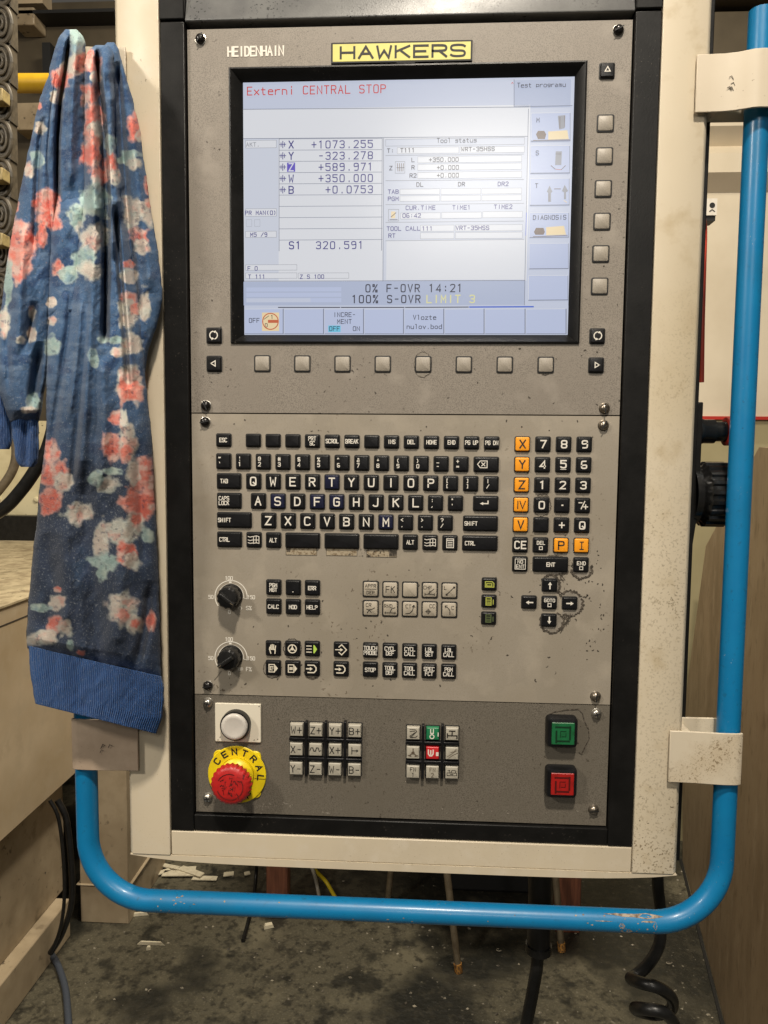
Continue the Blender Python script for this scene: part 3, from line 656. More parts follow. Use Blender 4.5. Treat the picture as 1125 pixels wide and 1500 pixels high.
key('number_pad_key', 806.7, 827, 50, 20.5, BK, T('ENT', h=5.4, cw=.6, adv=.8, th=.22), 'wide black key marked ENT')
key('number_pad_key', 851.6, 827.6, 20.5, 20, BK, BOTH(T('END', h=5, cw=.6, th=.2, dz=2.5), SYM([(-2.3, -7), (2.3, -7), (2.3, -2.6), (-2.3, -2.6), (-2.3, -7)], th=1)), 'black key marked END')
def arrow(dx, dz):
    q = lambda u, v: (u*dx - v*dz, u*dz + v*dx)
    return SYM([q(-5, 0), q(1, 0)], th=1.9, polys=([q(5.2, 0), q(.6, 2.9), q(.6, -2.9)] ,))
for x, y, a, l in ((805.5, 857.5, arrow(0, 1), 'up'), (775.3, 882.5, arrow(-1, 0), 'left'), (835, 884, arrow(1, 0), 'right'), (804.5, 909, arrow(0, -1), 'down')):
    key('arrow_key', x, y, 20.5, 17.5, BK, a, 'black key with %s arrow' % l)
key('arrow_key', 805, 883, 20.5, 17.5, BK, BOTH(T('GOTO', h=4.6, cw=.6, th=.2, dz=3.6), SYM([(-2.3, -5.8), (2.3, -5.8), (2.3, -1.2), (-2.3, -1.2), (-2.3, -5.8)], th=1.1)), 'black key marked GOTO')
pgA = SYM([(-6, 4), (4, 4), (6.5, 1.5), (6.5, -4), (-6, -4), (-6, 4)], [(-4, 1), (3.5, 1), (3.5, -2.4), (-4, -2.4), (-4, 1)], th=1.3)
pgB = SYM([(-4.5, 5.5), (3, 5.5), (3, -5.5), (-4.5, -5.5), (-4.5, 5.5)], [(-4, 2), (3, 2)], [(-4, -1), (3, -1)], [(-4, -3.5), (3, -3.5)], [(6, -4), (6, 2.5)], th=1.2)
for x, y, d, mm in ((717, 856, pgA, m_keyolive), (716.6, 881, pgB, m_keyolive), (716.1, 906, pgB, m_keyolived)):
    key('page_view_key', x, y, 20, 17, [m_key, m_blackd, mm], d, 'black key with an olive page symbol')
# program, mode and cycle keys
def two(*t): return T(*t, h=5, cw=.56, adv=.78, th=.2, lead=1.35)
def one(t): return T(t, h=5.2, cw=.56, adv=.78, th=.2)
for x, y, d, l in ((400.5, 860.5, two('PGM', 'MGT'), 'PGM MGT'), (429.2, 861, SYM([(-.5, -6), (.5, -6)], th=1, mi=2), 'a dot'), (457.3, 861.5, one('ERR'), 'ERR'), (400.6, 888.6, one('CALC'), 'CALC'), (429.2, 889.2, one('MOD'), 'MOD'), (457.3, 889.7, one('HELP'), 'HELP')):
    key('program_key', x, y, 20.3, 20.3, BK, d, 'black key marked %s' % l)
BG2 = [m_keybg, m_blackd, m_inkd]
def pk(i, j, d, l): key('contour_key', 543 + 28.85*i - .3*j, 863 + .55*i + 28.2*j, 20, 20.3, BG2, d, l, hgt=.0015, flat=True)
P0 = 'beige key with '
pk(0, 0, BOTH(T('APPR', h=4.6, cw=.6, th=.15, dz=5), SYM([(-8, 0), (8, 0)], th=.8), T('DEP', h=4.6, cw=.6, th=.15, dz=-5)), P0 + 'APPR DEP')
pk(1, 0, T('FK', h=9, cw=.55, th=.12), P0 + 'FK'); pk(2, 0, None, 'plain beige key')
pk(3, 0, BOTH(T('CHF', h=4.8, cw=.6, th=.15, dx=-3, dz=4), SYM([(-7, -6), (7, -6)], [(-2, -5), (6, 2)], [(-7, -7.4), (-7, -4.6)], [(7, -7.4), (7, -4.6)], [(0, -5), (0, -1)], th=1)), P0 + 'CHF')
pk(4, 0, BOTH(T('L', h=5, cw=.6, th=.15, dx=-6, dz=4), SYM([(-4, -6), (7, 5)], th=1.1), SYM(circ(1, 8, -4, -6), circ(1, 8, 7, 5), th=1.2)), P0 + 'L and a line')
pk(0, 1, BOTH(T('CR', h=5, cw=.6, th=.15, dx=-3, dz=5), SYM([(-5, -7), (-2, -2), (2, -1), (6, 1)], [(-2, -2), (1, -6)], [(-6, -1), (-2, -2)], th=1)), P0 + 'CR')
pk(1, 1, BOTH(T('RND', h=4.8, cw=.6, th=.15, dx=-3, dz=4), SYM([(-8, -6), (8, -6)], [(0, -5), (2, 0), (7, 2)], [(7, -7.4), (7, -4.6)], [(-7, -7.4), (-7, -4.6)], th=1)), P0 + 'RND')
pk(2, 1, BOTH(T('CT', h=5, cw=.6, th=.15, dx=-2, dz=4), SYM([(-6, -7), (0, -6), (4, -2), (6, 6)], [(3.5, 3.5), (6, 6), (7.5, 3)], th=1.1)), P0 + 'CT')
pk(3, 1, BOTH(T('CC', h=5, cw=.6, th=.15, dx=4, dz=5), SYM(circ(2.5, 12, -2, -3), [(-6, -3), (2, -3)], [(-2, -7), (-2, 1)], th=.8)), P0 + 'CC')
pk(4, 1, BOTH(T('C', h=5, cw=.6, th=.15, dx=5, dz=3), SYM([(-6, 5), (-2, 3), (1, -1), (1, -7)], [(-6, 3), (-6, 6), (-3, 6)], th=1.1)), P0 + 'C and a curve')
hand = SYM([(-3, -7), (-5, -1), (-4.5, 2)], [(-3, 0), (-3, 5)], [(-1, 0), (-1, 6)], [(1.2, 0), (1.2, 5.5)], [(3.2, -1), (4, 4)], [(3, -7), (3.5, -2), (1, -1), (-3, -1)], th=1.5)
whl = SYM(circ(6, 18), [(0, 0), (0, 5.5)], [(0, 0), (-5, -3)], [(0, 0), (5, -3)], circ(1.5, 8), th=1.5)
auto = SYM([(-8, 4.5), (-1, 4.5)], [(-8, 0), (-1, 0)], [(-8, -4.5), (-1, -4.5)], th=1.3)
autop = SYM(th=1, mi=3, polys=([(2, 6), (2, -6), (3.6, -6), (7.5, 0), (3.6, 6)],))
sgl = lambda inner: BOTH(SYM([(-6, 5.5), (2, 5.5), (2, -5.5), (-6, -5.5), (-6, 5.5)], th=1.3), SYM(*inner, th=1.2), SYM(polys=([(3, 5), (3, -5), (7, 0)],)))
mdi = BOTH(SYM([(-6, 5.5), (3, 5.5), (6, 2), (6, -2), (3, -5.5), (-6, -5.5)], th=1.7), SYM([(-8, 0), (-3, 0)], th=1.8), SYM(polys=([(1, 0), (-3, 2.8), (-3, -2.8)],)))
dia = BOTH(SYM([(-3, 4), (1, 7.5), (8, 0), (1, -7.5), (-3, -4)], th=1.5), SYM([(-8, 0), (-1, 0)], th=1.4), SYM(polys=([(3, 0), (-1, 2.5), (-1, -2.5)],)))
for x, y, d, l in ((399.8, 950, hand, 'a hand'), (428.3, 950.4, whl, 'a handwheel'), (457, 950.8, BOTH(auto, autop), 'lines and a lime arrow'), (399.9, 978.8, sgl([[(-4, 2.5), (0, 2.5)], [(-4, -2.5), (-4, 2.5)], [(-4, -2.5), (-1, -2.5)], [(-2, .3), (0, .3)]]), 'a block and arrow'),
                    (428.4, 979.3, sgl([[(-4, 1.5), (0, 1.5)], [(-4, -1.5), (0, -1.5)], [(-4, 0), (0, 0)]]), 'a page and arrow'), (457, 979.8, mdi, 'an inward arrow'), (499.7, 951.8, dia, 'a diamond arrow'), (499.4, 980.4, mdi, 'an inward arrow')):
    key('mode_key', x, y, 20.3, 20.3, [m_key, m_blackd, m_cream, m_lime], d, 'black key with %s' % l)
for j, rw in enumerate(((('TOUCH', 'PROBE'), ('CYCL', 'DEF'), ('CYCL', 'CALL'), ('LBL', 'SET'), ('LBL', 'CALL')), (('STOP',), ('TOOL', 'DEF'), ('TOOL', 'CALL'), ('SPEC', 'FCT'), ('PGM', 'CALL')))):
    for i, t in enumerate(rw):
        key('cycle_key', 542.6 + 28.75*i - .3*j, 952.8 + .75*i + 28.4*j, 20, 20.3, BK, T(*t, h=5.4, cw=.55, adv=.74, th=.18, lead=1.3), 'black key marked ' + ' '.join(t))
# softkeys round the screen
for i, x in enumerate((384, 442.6, 501.6, 560.6, 620, 679.6, 739.6, 799.6)): key('softkey', x, 532.3 + i*.3, 20.3, 20.3, [m_soft, m_blackd], hgt=.0013, flat=True)
for x, y in ((887.2, 180), (885.6, 228), (884, 276), (882.2, 324), (880.3, 371.5), (878.6, 419)): key('softkey', x, y, 21.2, 21.2, [m_soft, m_blackd], hgt=.0013, flat=True)
tri = lambda a: SYM([(4*math.cos(math.radians(a)), 4.4*math.sin(math.radians(a)))] + [(4.4*math.cos(math.radians(a + q)), 4.4*math.sin(math.radians(a + q))) for q in (120, 240, 360)], th=1.3)
rotn = SYM(circ(5.6, 10, a0=100, a1=250), circ(5.6, 10, a0=-70, a1=70), th=1.5, polys=([(-3.5, -6.8), (1, -5.2), (-2, -3)], [(3.5, 6.8), (-1, 5.2), (2, 3)]))
for x, y, d, l in ((890, 102, tri(90), 'up triangle'), (312.8, 491, rotn, 'rotation ring'), (875.6, 491.8, rotn, 'rotation ring'), (313, 532.4, tri(180), 'left triangle'), (874, 534.6, tri(0), 'right triangle')):
    key('paging_key', x, y, 20.6, 20.6, BK, d, 'black key with white %s' % l)
# machine function keys with black dividers
def mkey(x, y, ms, d, l): key('machine_key', x, y, 19.3, 19.3, ms, d, l, hgt=.0050, r=.0006)
PK = [m_keygr, m_blackd, m_blackd]
X4 = lambda j: (434.2 - .4*j, 462.6 - .4*j, 490.9 - .4*j, 519.6 - .4*j)
wave = SYM([(-8, -1), (-6.5, 3), (-4, 3), (-2.5, -2), (0, -2), (1.5, 3), (4, 3), (5.5, -2), (8, -1)], th=1.3); bar = SYM([(-4, 5), (-4, -5)], [(-4, 0), (5, 0)], [(3, 1.5), (5, 0), (3, -1.5)], th=1.1)
for j, rw in enumerate((('W+', 'Z+', 'Y+', 'B+'), ('X-', wave, 'X+', bar), ('Y-', 'Z-', 'W-', 'B-'))):
    for i, t in enumerate(rw):
        mkey(X4(j)[i], 1069.5 + 28.3*j + .65*i, PK, t if callable(t) else T(t, h=10, cw=.58, adv=.9, th=.13), 'pale key with a %s' % ('wave' if t is wave else 'bar arrow') if callable(t) else 'pale key marked ' + t)
zz = SYM([(-5, 6), (3, 6), (5, 3), (-3, -5), (3, -6), (6, -3)], [(-5, 3), (2, 4)], [(3, 2), (-5, -4), (-4, -6), (0, -6)], th=1)
coil = SYM(circ(3, 12, -1, -4), [(-3, 7), (-3, 1), (1, 1), (1, 7)], [(-1, 1), (-1, -1)], [(8, -3), (8, 2)], th=1.4)
coil0 = SYM([(-6, 5), (-6, -1), (-4, -4), (-1, -4), (1, -1), (1, 5)], [(-2.5, 4), (-2.5, -2)], [(6, -3), (8, -3), (8, 1), (6, 1), (6, -3)], th=1.7)
tap = SYM([(-7, -2), (7, -2)], [(0, -2), (0, 5)], [(-4, 5), (4, 5)], [(7, -2), (7, -6)], [(-7, -5), (-7, 1)], th=1.9)
rot3 = SYM([(0, 0), (0, 6)], [(0, 0), (-5, -4)], [(0, 0), (5, -4)], circ(1.6, 8), [(-7, -4), (-3, -5)], [(3, -5), (7, -4)], th=1.5)
lines = SYM([(-7, -5), (0, 0), (7, 5)], [(-5, -7), (2, -2), (8, 1)], [(-2, 2), (3, 3), (6, 7)], th=.8)
dev = SYM([(-7, -4), (7, -4), (7, 0), (-7, 0), (-7, -4)], [(-6, 3), (-3, 4), (-3, 0)], [(-1, 0), (0, 4), (3, 4)], [(4, 4), (6, 3), (5, 0)], [(-2, -2), (2, -2)], th=.9)
for j, rw in enumerate(((zz, coil, tap), (rot3, coil0, lines), ('1', '2', dev))):
    for i, t in enumerate(rw):
        ms = [m_greenkey, m_blackd, m_white] if (i, j) == (1, 0) else [m_redkey, m_blackd, m_white] if (i, j) == (1, 1) else [m_keygr, m_blackd, m_inkd if (i + j) % 2 == 0 else m_inkbr]
        mkey(605.4 - .3*j + i*28.5, 1074.6 + 28.2*j + .6*i, ms, t if callable(t) else T('FN', t, h=5.5, cw=.55, th=.14, lead=1.5), 'green key' if (i, j) == (1, 0) else 'red key' if (i, j) == (1, 1) else ('pale key marked FN ' + t if not callable(t) else None))
for (xs_, ys_, x0, x1, y0, y1, dy) in (((448.2, 476.7, 505.0), (1083.8, 1112.2), 423, 530, 1058, 1137, 2), ((619.5, 648), (1088.8, 1117), 594, 673, 1063, 1141, 1.6)):
    b = MB(); Y = -.0062
    for x in xs_: r = rect(x - 2.0, y0, x + 2.0, y1, Y); b.box(r[0], r[1], Y, .001, r[2], r[3])
    for y in ys_: r = rect(x0, y - 2.1 + dy*.4, x1, y + 1.9 + dy*.4, Y); b.box(r[0], r[1], Y + .0006, .001, r[2], r[3])
    b.build('key_divider', m_key, cab, bevel=.0005)
# rotary knobs
for cy in (870.5, 960):
    c = pt(338.2, cy + 2, -.001); rot = math.radians(-35 if cy < 900 else 215)
    b = MB(); b.lathe((c[0], 0, c[2]), [(.0115, .001), (.0115, -.0015), (.0105, -.003)], 0, 36)
    loops = []
    for rr0, Y in ((.0101, -.0025), (.0102, -.011), (.0098, -.0135), (.0086, -.0150), (.0050, -.0154)):
        loops.append([(c[0] + rr0*(1 + (.05 if (i // 2) % 2 and Y > -.0136 else 0))*math.cos(2*math.pi*i/48), Y, c[2] + rr0*(1 + (.05 if (i // 2) % 2 and Y > -.0136 else 0))*math.sin(2*math.pi*i/48)) for i in range(48)])
    b.loft(loops, 0, False, True)
    kn = b.build('rotary_knob', [m_rub], cab, smooth=True, angle=35)
    b = MB(); ux, uz = math.cos(rot), math.sin(rot)
    b.loft([[(c[0] + ux*a - uz*t, Y, c[2] + uz*a + ux*t) for a, t in ((-.0075, -w2), (.0088, -w2), (.0088, w2), (-.0075, w2))] for Y, w2 in ((-.0150, .0024), (-.0205, .0018), (-.0208, .0012))])
    b.build('grip_bar', m_rub, kn, bevel=.0005)
    b = MB(); b.ribbon([(c[0] + ux*.0055, c[2] + uz*.0055), (c[0] + ux*.0085, c[2] + uz*.0085)], .0006, -.0210, 0); b.build('pointer_line', m_rod, kn)
# white push button on its square plate
x0, x1, z0, z1 = rect(315, 1031, 382, 1087, -.002); b = MB()
b.rr((x0+x1)/2, (z0+z1)/2, x1-x0, z1-z0, .001, [(0, .001), (0, -.0016), (.0004, -.002)], 0); rn = random.Random(2)
for x, y in ((322, 1080), (377, 1083), (319, 1084), (379, 1035), (372, 1084)):
    q = pt(x, y, -.0021); b.ribbon([(q[0], q[2]), (q[0]+.0006, q[2]+.0004)], .0006, -.0022, 1)
wb = b.build('button_plate', [m_cream, m_mark], cab); lab(wb, 'cream square plate with white round push button')
c = pt(346.3, 1060, -.002); b = MB()
b.lathe((c[0], 0, c[2]), [(.0146, -.0018), (.0146, -.0080), (.0142, -.0096), (.0134, -.0096), (.0131, -.0085)], 0, 40, cap1=False)
b.build('button_ring', m_steel if False else m_rub, wb, smooth=True, angle=35)
b = MB(); b.lathe((c[0], 0, c[2]), [(.0129, -.006), (.0129, -.0108), (.0121, -.0120), (.0095, -.0124), (.0085, -.0121)], 0, 40); b.build('button_cap', m_whitebtn, wb, smooth=True, angle=50)
# emergency stop
c = pt(347.3, 1134.5, -.002); b = MB()
b.rr(c[0], c[2], .0470, .0470, .005, [(0, .001), (0, -.0012), (.0004, -.0016)], 0)
n = 56
b.lathe((c[0], 0, c[2]), [(.0288, -.0014), (.0288, -.0024), (.0284, -.0028), (.0172, -.0028), (.0172, -.0018)], 0, n, cap1=False)
for i, ch in enumerate('CENTRAL'):
    a = math.radians(146 - i*25.2); R_ = .0207; h = .0056; th = .0011
    cx_, cz_ = c[0] + R_*math.cos(a), c[2] + R_*math.sin(a); up = (math.cos(a), math.sin(a)); rt = (math.sin(a), -math.cos(a))
    for st in strokes(ch): b.ribbon([(cx_ + rt[0]*((gx-3)/6*.0044) + up[0]*gz/8*h, cz_ + rt[1]*((gx-3)/6*.0046) + up[1]*gz/8*h) for gx, gz in soften(st)], .00135, -.0030, 1)
for i, ch in enumerate('STOP'):            # lower word, mostly behind the mushroom
    a = math.radians(228 + i*24); R_ = .0262; h = .0056
    cx_, cz_ = c[0] + R_*math.cos(a), c[2] + R_*math.sin(a); up = (-math.cos(a), -math.sin(a)); rt = (-math.sin(a), math.cos(a))
    for st in strokes(ch): b.ribbon([(cx_ + rt[0]*((gx-3)/6*.0044) + up[0]*gz/8*h, cz_ + rt[1]*((gx-3)/6*.0044) + up[1]*gz/8*h) for gx, gz in st], .0011, -.0030, 1)
b.ribbon([(c[0] + .0176, c[2] - .003), (c[0] + .028, c[2] - .0035)], .0005, -.0030, 1)
es = b.build('emergency_stop', [m_yel2, m_blackd], cab, smooth=True, angle=40); lab(es, 'red mushroom stop button on yellow ring marked CENTRAL')
b = MB(); b.lathe((c[0], 0, c[2]), [(.0168, -.0015), (.0168, -.006), (.015, -.007), (.0125, -.010)], 0, 40); b.build('collar', m_yel2, es, smooth=True)
b = MB(); N_ = 96; loops = []
for rr0, Y, amp in ((.0118, -.006, 0), (.0135, -.010, .04), (.0158, -.014, .055), (.0182, -.0185, .055), (.0192, -.0225, .05), (.0189, -.0255, .03), (.0176, -.0275, 0), (.0150, -.0288, 0), (.010, -.0296, 0), (.004, -.0299, 0)):
    loops.append([(c[0] + rr0*(1 + amp*math.cos(24*2*math.pi*i/N_))*math.cos(2*math.pi*i/N_), Y, c[2] + rr0*(1 + amp*math.cos(24*2*math.pi*i/N_))*math.sin(2*math.pi*i/N_)) for i in range(N_)])
b.loft(loops, 0, False, True)
for a0, a1 in ((70, 150), (200, 300), (-40, 30)):
    b.ribbon([(c[0] + .0125*math.cos(math.radians(a0 + (a1-a0)*i/12)), c[2] + .0125*math.sin(math.radians(a0 + (a1-a0)*i/12))) for i in range(13)], .0006, -.0297, 1)
rn = random.Random(9)
for k in range(26):
    a = rn.uniform(0, 6.28); r0 = rn.uniform(.002, .0135); x, z = c[0] + r0*math.cos(a), c[2] + r0*math.sin(a) - .001
    b.ribbon([(x, z), (x + rn.uniform(-.002, .002), z + rn.uniform(-.002, .002)), (x + rn.uniform(-.003, .003), z + rn.uniform(-.003, .003))], rn.uniform(.0002, .0007), -.0300, 1)
b.build('mushroom_head', [m_red, mat('button_grime', (.06, .008, .008), .6)], es, smooth=True, angle=50)
# square green and red buttons
for (x, y, mm, l) in ((824, 1074, m_green, 'green'), (823, 1148, m_reddark, 'red')):
    c = pt(x, y, -.010); s = mpp(x, y, -.010); b = MB()
    b.rr(c[0], c[2], 46*s, 46*s, .004, [(0, .001), (0, -.007), (.0012, -.0100), (.0042, -.0108), (.0046, -.0095)], 0)
    bz = b.build('square_button', m_key, cab, smooth=True, angle=40); lab(bz, '%s square push button in a black bezel' % l)
    b = MB(); c = pt(x + 1, y + 1, -.0112); b.rr(c[0], c[2], 33.5*s, 33.5*s, .0008, [(0, -.008), (0, -.0110), (.0005, -.0114)], 0)
    q = lambda u, v: (c[0] + u*s, c[2] + v*s)
    for st in ([(-11, 10), (8, 10)], [(10, 11), (10, -8)], [(9, -11), (-9, -11)], [(-10, -13), (-10, 4)]):
        b.ribbon([q(*st[0]), q(*st[1])], 2.6*s, -.01155, 1)
    for st in ([(-4, -5), (-4, 4), (4, 4)], [(-2, -4), (4, -4), (4, 1)]): b.ribbon([q(*t) for t in st], .9*s, -.01155, 1)
    b.build('button_lens', [mm, mat('%s_button_print' % l, tuple(v*.22 for v in ((.012, .13, .045) if l == 'green' else (.36, .02, .016))), .45)], bz)
# --- handrail
RX, RZ, RR, RB = .3115, 1.0035, .0106, .062
path = [(-RX, .002, 1.805), (-RX, .002, 1.5)] + [(-RX, .002, RZ + RB + .02)]
path += [(-RX + RB - RB*math.cos(t*math.pi/24), .002 - .006*t/12, RZ + RB - RB*math.sin(t*math.pi/24)) for t in range(13)]
path += [(-.1, -.004, RZ), (.1, -.004, RZ)]
path += [(RX - RB + RB*math.sin(t*math.pi/24), -.004 + .006*t/12, RZ + RB - RB*math.cos(t*math.pi/24)) for t in range(13)]
path += [(RX, .002, RZ + RB + .02), (RX, .002, 1.5), (RX, .002, 1.8405)]
b = MB(); b.tube(path, RR, 0, 28)
rn = random.Random(4)
def chip(b, x, ang, l, wd, mi=1):           # bare patch lying on the lower tube
    N = 9; top = []; bt = []
    for i in range(N + 1):
        xx = x + l*(i/N - .5); e = wd*(1 - abs(2*i/N - 1)**2)*(.5 + rn.random()*.7)
        for lst, a in ((top, ang + e), (bt, ang - e)): lst.append((xx, -.004 - (RR + .00015)*math.cos(a), RZ + (RR + .00015)*math.sin(a)))
    b.add(top + bt, [(i, i+1, N+2+i, N+1+i) for i in range(N)], mi)
chip(b, .230, 1.0, .05, .26); chip(b, .208, 1.05, .02, .10); chip(b, .219, -.4, .012, .28); chip(b, .2145, .1, .006, .25); chip(b, .240, .55, .014, .10); chip(b, .1975, .45, .018, .04)
chip(b, .2275, -.75, .008, .2); chip(b, .2455, .2, .004, .35)
for k in range(38): chip(b, rn.choice((rn.uniform(-.25, -.20), rn.uniform(.17, .246), rn.uniform(-.2, .2))), rn.uniform(-.6, 1.1), rn.uniform(.0012, .003), rn.uniform(.03, .09))
lab(b.build('handrail', [m_blue, m_chip], cab, smooth=True, angle=60), 'bent blue tube handrail with chipped paint at the lower right bend')
# clamp brackets
def bracket(sx, z0, z1, m, back=True, bulge=.0):
    t = .0024; R0 = RR + .0010; pts = [(.2535, -.0088), (.2650, -.0090), (.277, -.0096), (.287, -.0103 - bulge*.2), (.294, -.0106 - bulge*.55), (.300, -.0108 - bulge*.9), (.305, -.0108 - bulge)]
    ae = 5 if bulge > .004 else 58
    for i in range(0, 13):
        a = math.radians(96 - i*(96 - ae)/12); pts.append((RX + .0005 + (R0 + bulge*.5)*math.cos(a), .002 - (R0 + .001 + bulge)*math.sin(a)))
    if ae < 10: pts.append((RX + R0 + bulge*.5, .012))
    out = []; n = len(pts)
    for i in range(n):
        d = Vector(pts[min(i+1, n-1)]) - Vector(pts[max(i-1, 0)]); d.normalize(); out.append((pts[i][0] + d.y*t, pts[i][1] - d.x*t))
    poly = pts + out[::-1]
    b = MB(); b.zprism([(sx*x, y) for x, y in (poly if sx < 0 else poly[::-1])], z0, z1)
    if back:
        b.zprism([(sx*x, y) for x, y in ((.268, .0145), (RX + .017, .0145), (RX + .017, .0175), (.268, .0175))], z0 + .003, z1 + .004)
        b.zprism([(sx*x, y) for x, y in ((.2668, -.0075), (.2740, -.0075), (.2740, .0145), (.2668, .0145))], z0 + .002, z1 - .002)
    rn = random.Random(int(z0*1000))
    for k in range(4):
        x = .282 + rn.uniform(-.005, .005); z = (z0+z1)/2 + rn.uniform(-.006, .004)
        if m is not m_clampd: b.ribbon([(sx*x, z), (sx*(x + .002), z + .001), (sx*(x + .0035), z - .002)], rn.uniform(.0003, .0008), -.0137, 1)
    o = b.build('clamp_bracket', [m, m_mark], cab, bevel=.0005); return o
za, zb = float(pt(1040, 165, -.01)[2]), float(pt(1040, 80, -.01)[2]); bracket(1, za, zb, m_beige_clean, bulge=.0065)
za, zb = float(pt(1010, 1146, -.01)[2]), float(pt(1010, 1071, -.01)[2]); lab(bracket(1, za, zb, m_clampd, bulge=.001), 'cream clamp bracket soiled with brown specks')
za2, zb2 = float(pt(180, 1128, -.01)[2]), float(pt(180, 1054, -.01)[2]); bracket(-1, za2, zb2, m_pink, back=True)
bracket(-1, 1.765, 1.815, m_beige_clean)
# right flank: black plate with connectors
b = MB(); b.box(.2669, .2768, .016, .11, 1.054, 2.0); z0, z1 = float(pt(1020, 785, .03)[2]), float(pt(1020, 590, .03)[2])
b.prism([(.2768, z0 - .02), (.2768, z1), (.2825, z1), (.2825, z0 + .03), (.279, z0)], .02, .10)
sp = b.build('side_plate', m_black, cab, bevel=.001)
c = pt(1030, 632, .035); b = MB()
b.lathe((.2825, .035, c[2]), [(.0125, 0), (.0125, .004), (.0115, .006), (.0115, .016), (.0095, .017), (.0095, .030), (.006, .031)], 0, 28, axis='x'); b.lathe((.2825, .035, c[2]), [(.0100, .0265), (.0135, .027), (.0135, .034), (.009, .036)], 1, 28, axis='x')
b.build('plug_connector', [m_gloss, m_redp], sp, smooth=True, angle=35)
c = pt(1040, 724, .04); b = MB(); loops = []
b.lathe((.2780, .04, c[2]), [(.030, 0), (.030, .006), (.026, .010)], 0, 40, axis='x')
for r0, a, amp in ((.024, .008, 0), (.027, .0105, 0), (.0295, .0135, .075), (.0295, .034, .075), (.027, .037, .02), (.02, .038, 0)):
    loops.append([(.2780 + a, .04 + r0*(1 + (amp if (i // 3) % 2 else 0))*math.cos(2*math.pi*i/120), c[2] + r0*(1 + (amp if (i // 3) % 2 else 0))*math.sin(2*math.pi*i/120)) for i in range(120)])
b.loft(loops, 0, False, True); b.build('ribbed_connector', m_gloss, sp, smooth=True, angle=30)
# ================================================================== SWEATSHIRT
def vnoise(x, y, seed):
    g = np.random.default_rng(seed).random((64, 64)); xi = np.floor(x).astype(int); yi = np.floor(y).astype(int); fx = x - xi; fy = y - yi
    fx = fx*fx*(3-2*fx); fy = fy*fy*(3-2*fy); q = lambda a, c: g[a % 64, c % 64]
    return (q(xi, yi)*(1-fx) + q(xi+1, yi)*fx)*(1-fy) + (q(xi, yi+1)*(1-fx) + q(xi+1, yi+1)*fx)*fy
def fbm(x, y, seed): return sum(vnoise(x*2**k, y*2**k, seed + k)/2**(k+1) for k in range(4))
CORAL, PEACH, MINT, DARKR = (.78, .16, .13), (.66, .50, .40), (.42, .56, .50), (.55, .07, .07)
FL = []
for s_ in """113 58 11 20 M;109 99 16 15 P;120 97 9 12 R;88 118 11 16 R;84 140 10 10 P;133 93 14 16 R;138 112 9 8 P;131 140 13 18 R;137 178 14 24 R;139 195 10 20 P;133 222 14 24 R;144 262 9 16 R;137 294 18 26 M;114 314 13 14 M;137 347 20 22 P;125 382 20 16 M;162 242 11 24 R;162 212 9 14 M;168 262 8 12 P;
200 187 13 20 R;207 200 8 10 P;195 238 11 10 P;192 226 16 7 M;178 234 9 6 M;220 273 9 14 R;193 312 13 18 P;218 311 13 16 P;222 296 8 9 R;203 346 12 12 R;206 362 10 10 P;189 387 7 5 R;188 405 11 10 P;58 155 5 6 R;60 187 8 10 P;42 248 8 12 P;30 350 19 26 R;28 390 14 22 R;54 235 9 12 M;70 296 17 18 R;72 322 16 14 R;62 340 8 20 R;
84 393 10 14 R;101 402 16 12 M;132 395 18 14 P;47 456 6 11 P;30 498 8 6 P;46 491 6 10 P;75 443 6 6 P;76 470 6 6 P;78 507 10 14 M;189 436 13 9 R;186 462 13 22 P;199 452 8 8 R;196 504 18 15 P;172 517 10 7 P;165 498 16 6 M;138 529 6 12 M;134 520 6 8 M;211 446 8 22 P;194 560 18 26 P;198 572 13 14 R;180 572 6 16 R;
165 656 19 20 R;187 652 14 24 P;184 664 10 14 R;168 613 8 9 R;182 620 5 16 P;212 700 20 30 R;208 738 24 24 R;196 690 10 16 P;76 660 11 16 R;81 695 20 18 R;74 730 18 16 R;94 705 14 14 P;158 709 13 11 P;166 690 14 5 M;114 752 18 14 P;142 700 10 10 M;173 778 17 16 P;195 774 15 20 P;199 762 7 8 R;147 796 11 28 P;152 823 24 12 M;150 838 8 14 M;187 814 14 16 R;192 822 12 10 P;84 863 5 4 R;84 884 12 9 P;80 915 13 12 R;97 921 10 12 P;52 938 14 10 P;66 934 14 11 P;57 890 14 6 M;184 890 21 22 P;198 914 11 16 P;182 900 9 8 R;198 913 6 6 R;222 912 7 16 R;214 785 10 12 M;103 946 6 8 M;50 590 12 12 M;22 300 6 10 R;12 420 6 30 M;6 470 8 20 P;44 600 14 5 P;117 956 6 4 R""".replace('\n', '').split(';'):
    a = s_.split(); FL.append((float(a[0]), float(a[1]), float(a[2]), float(a[3]), {'R': CORAL, 'P': PEACH, 'M': MINT}[a[4]]))
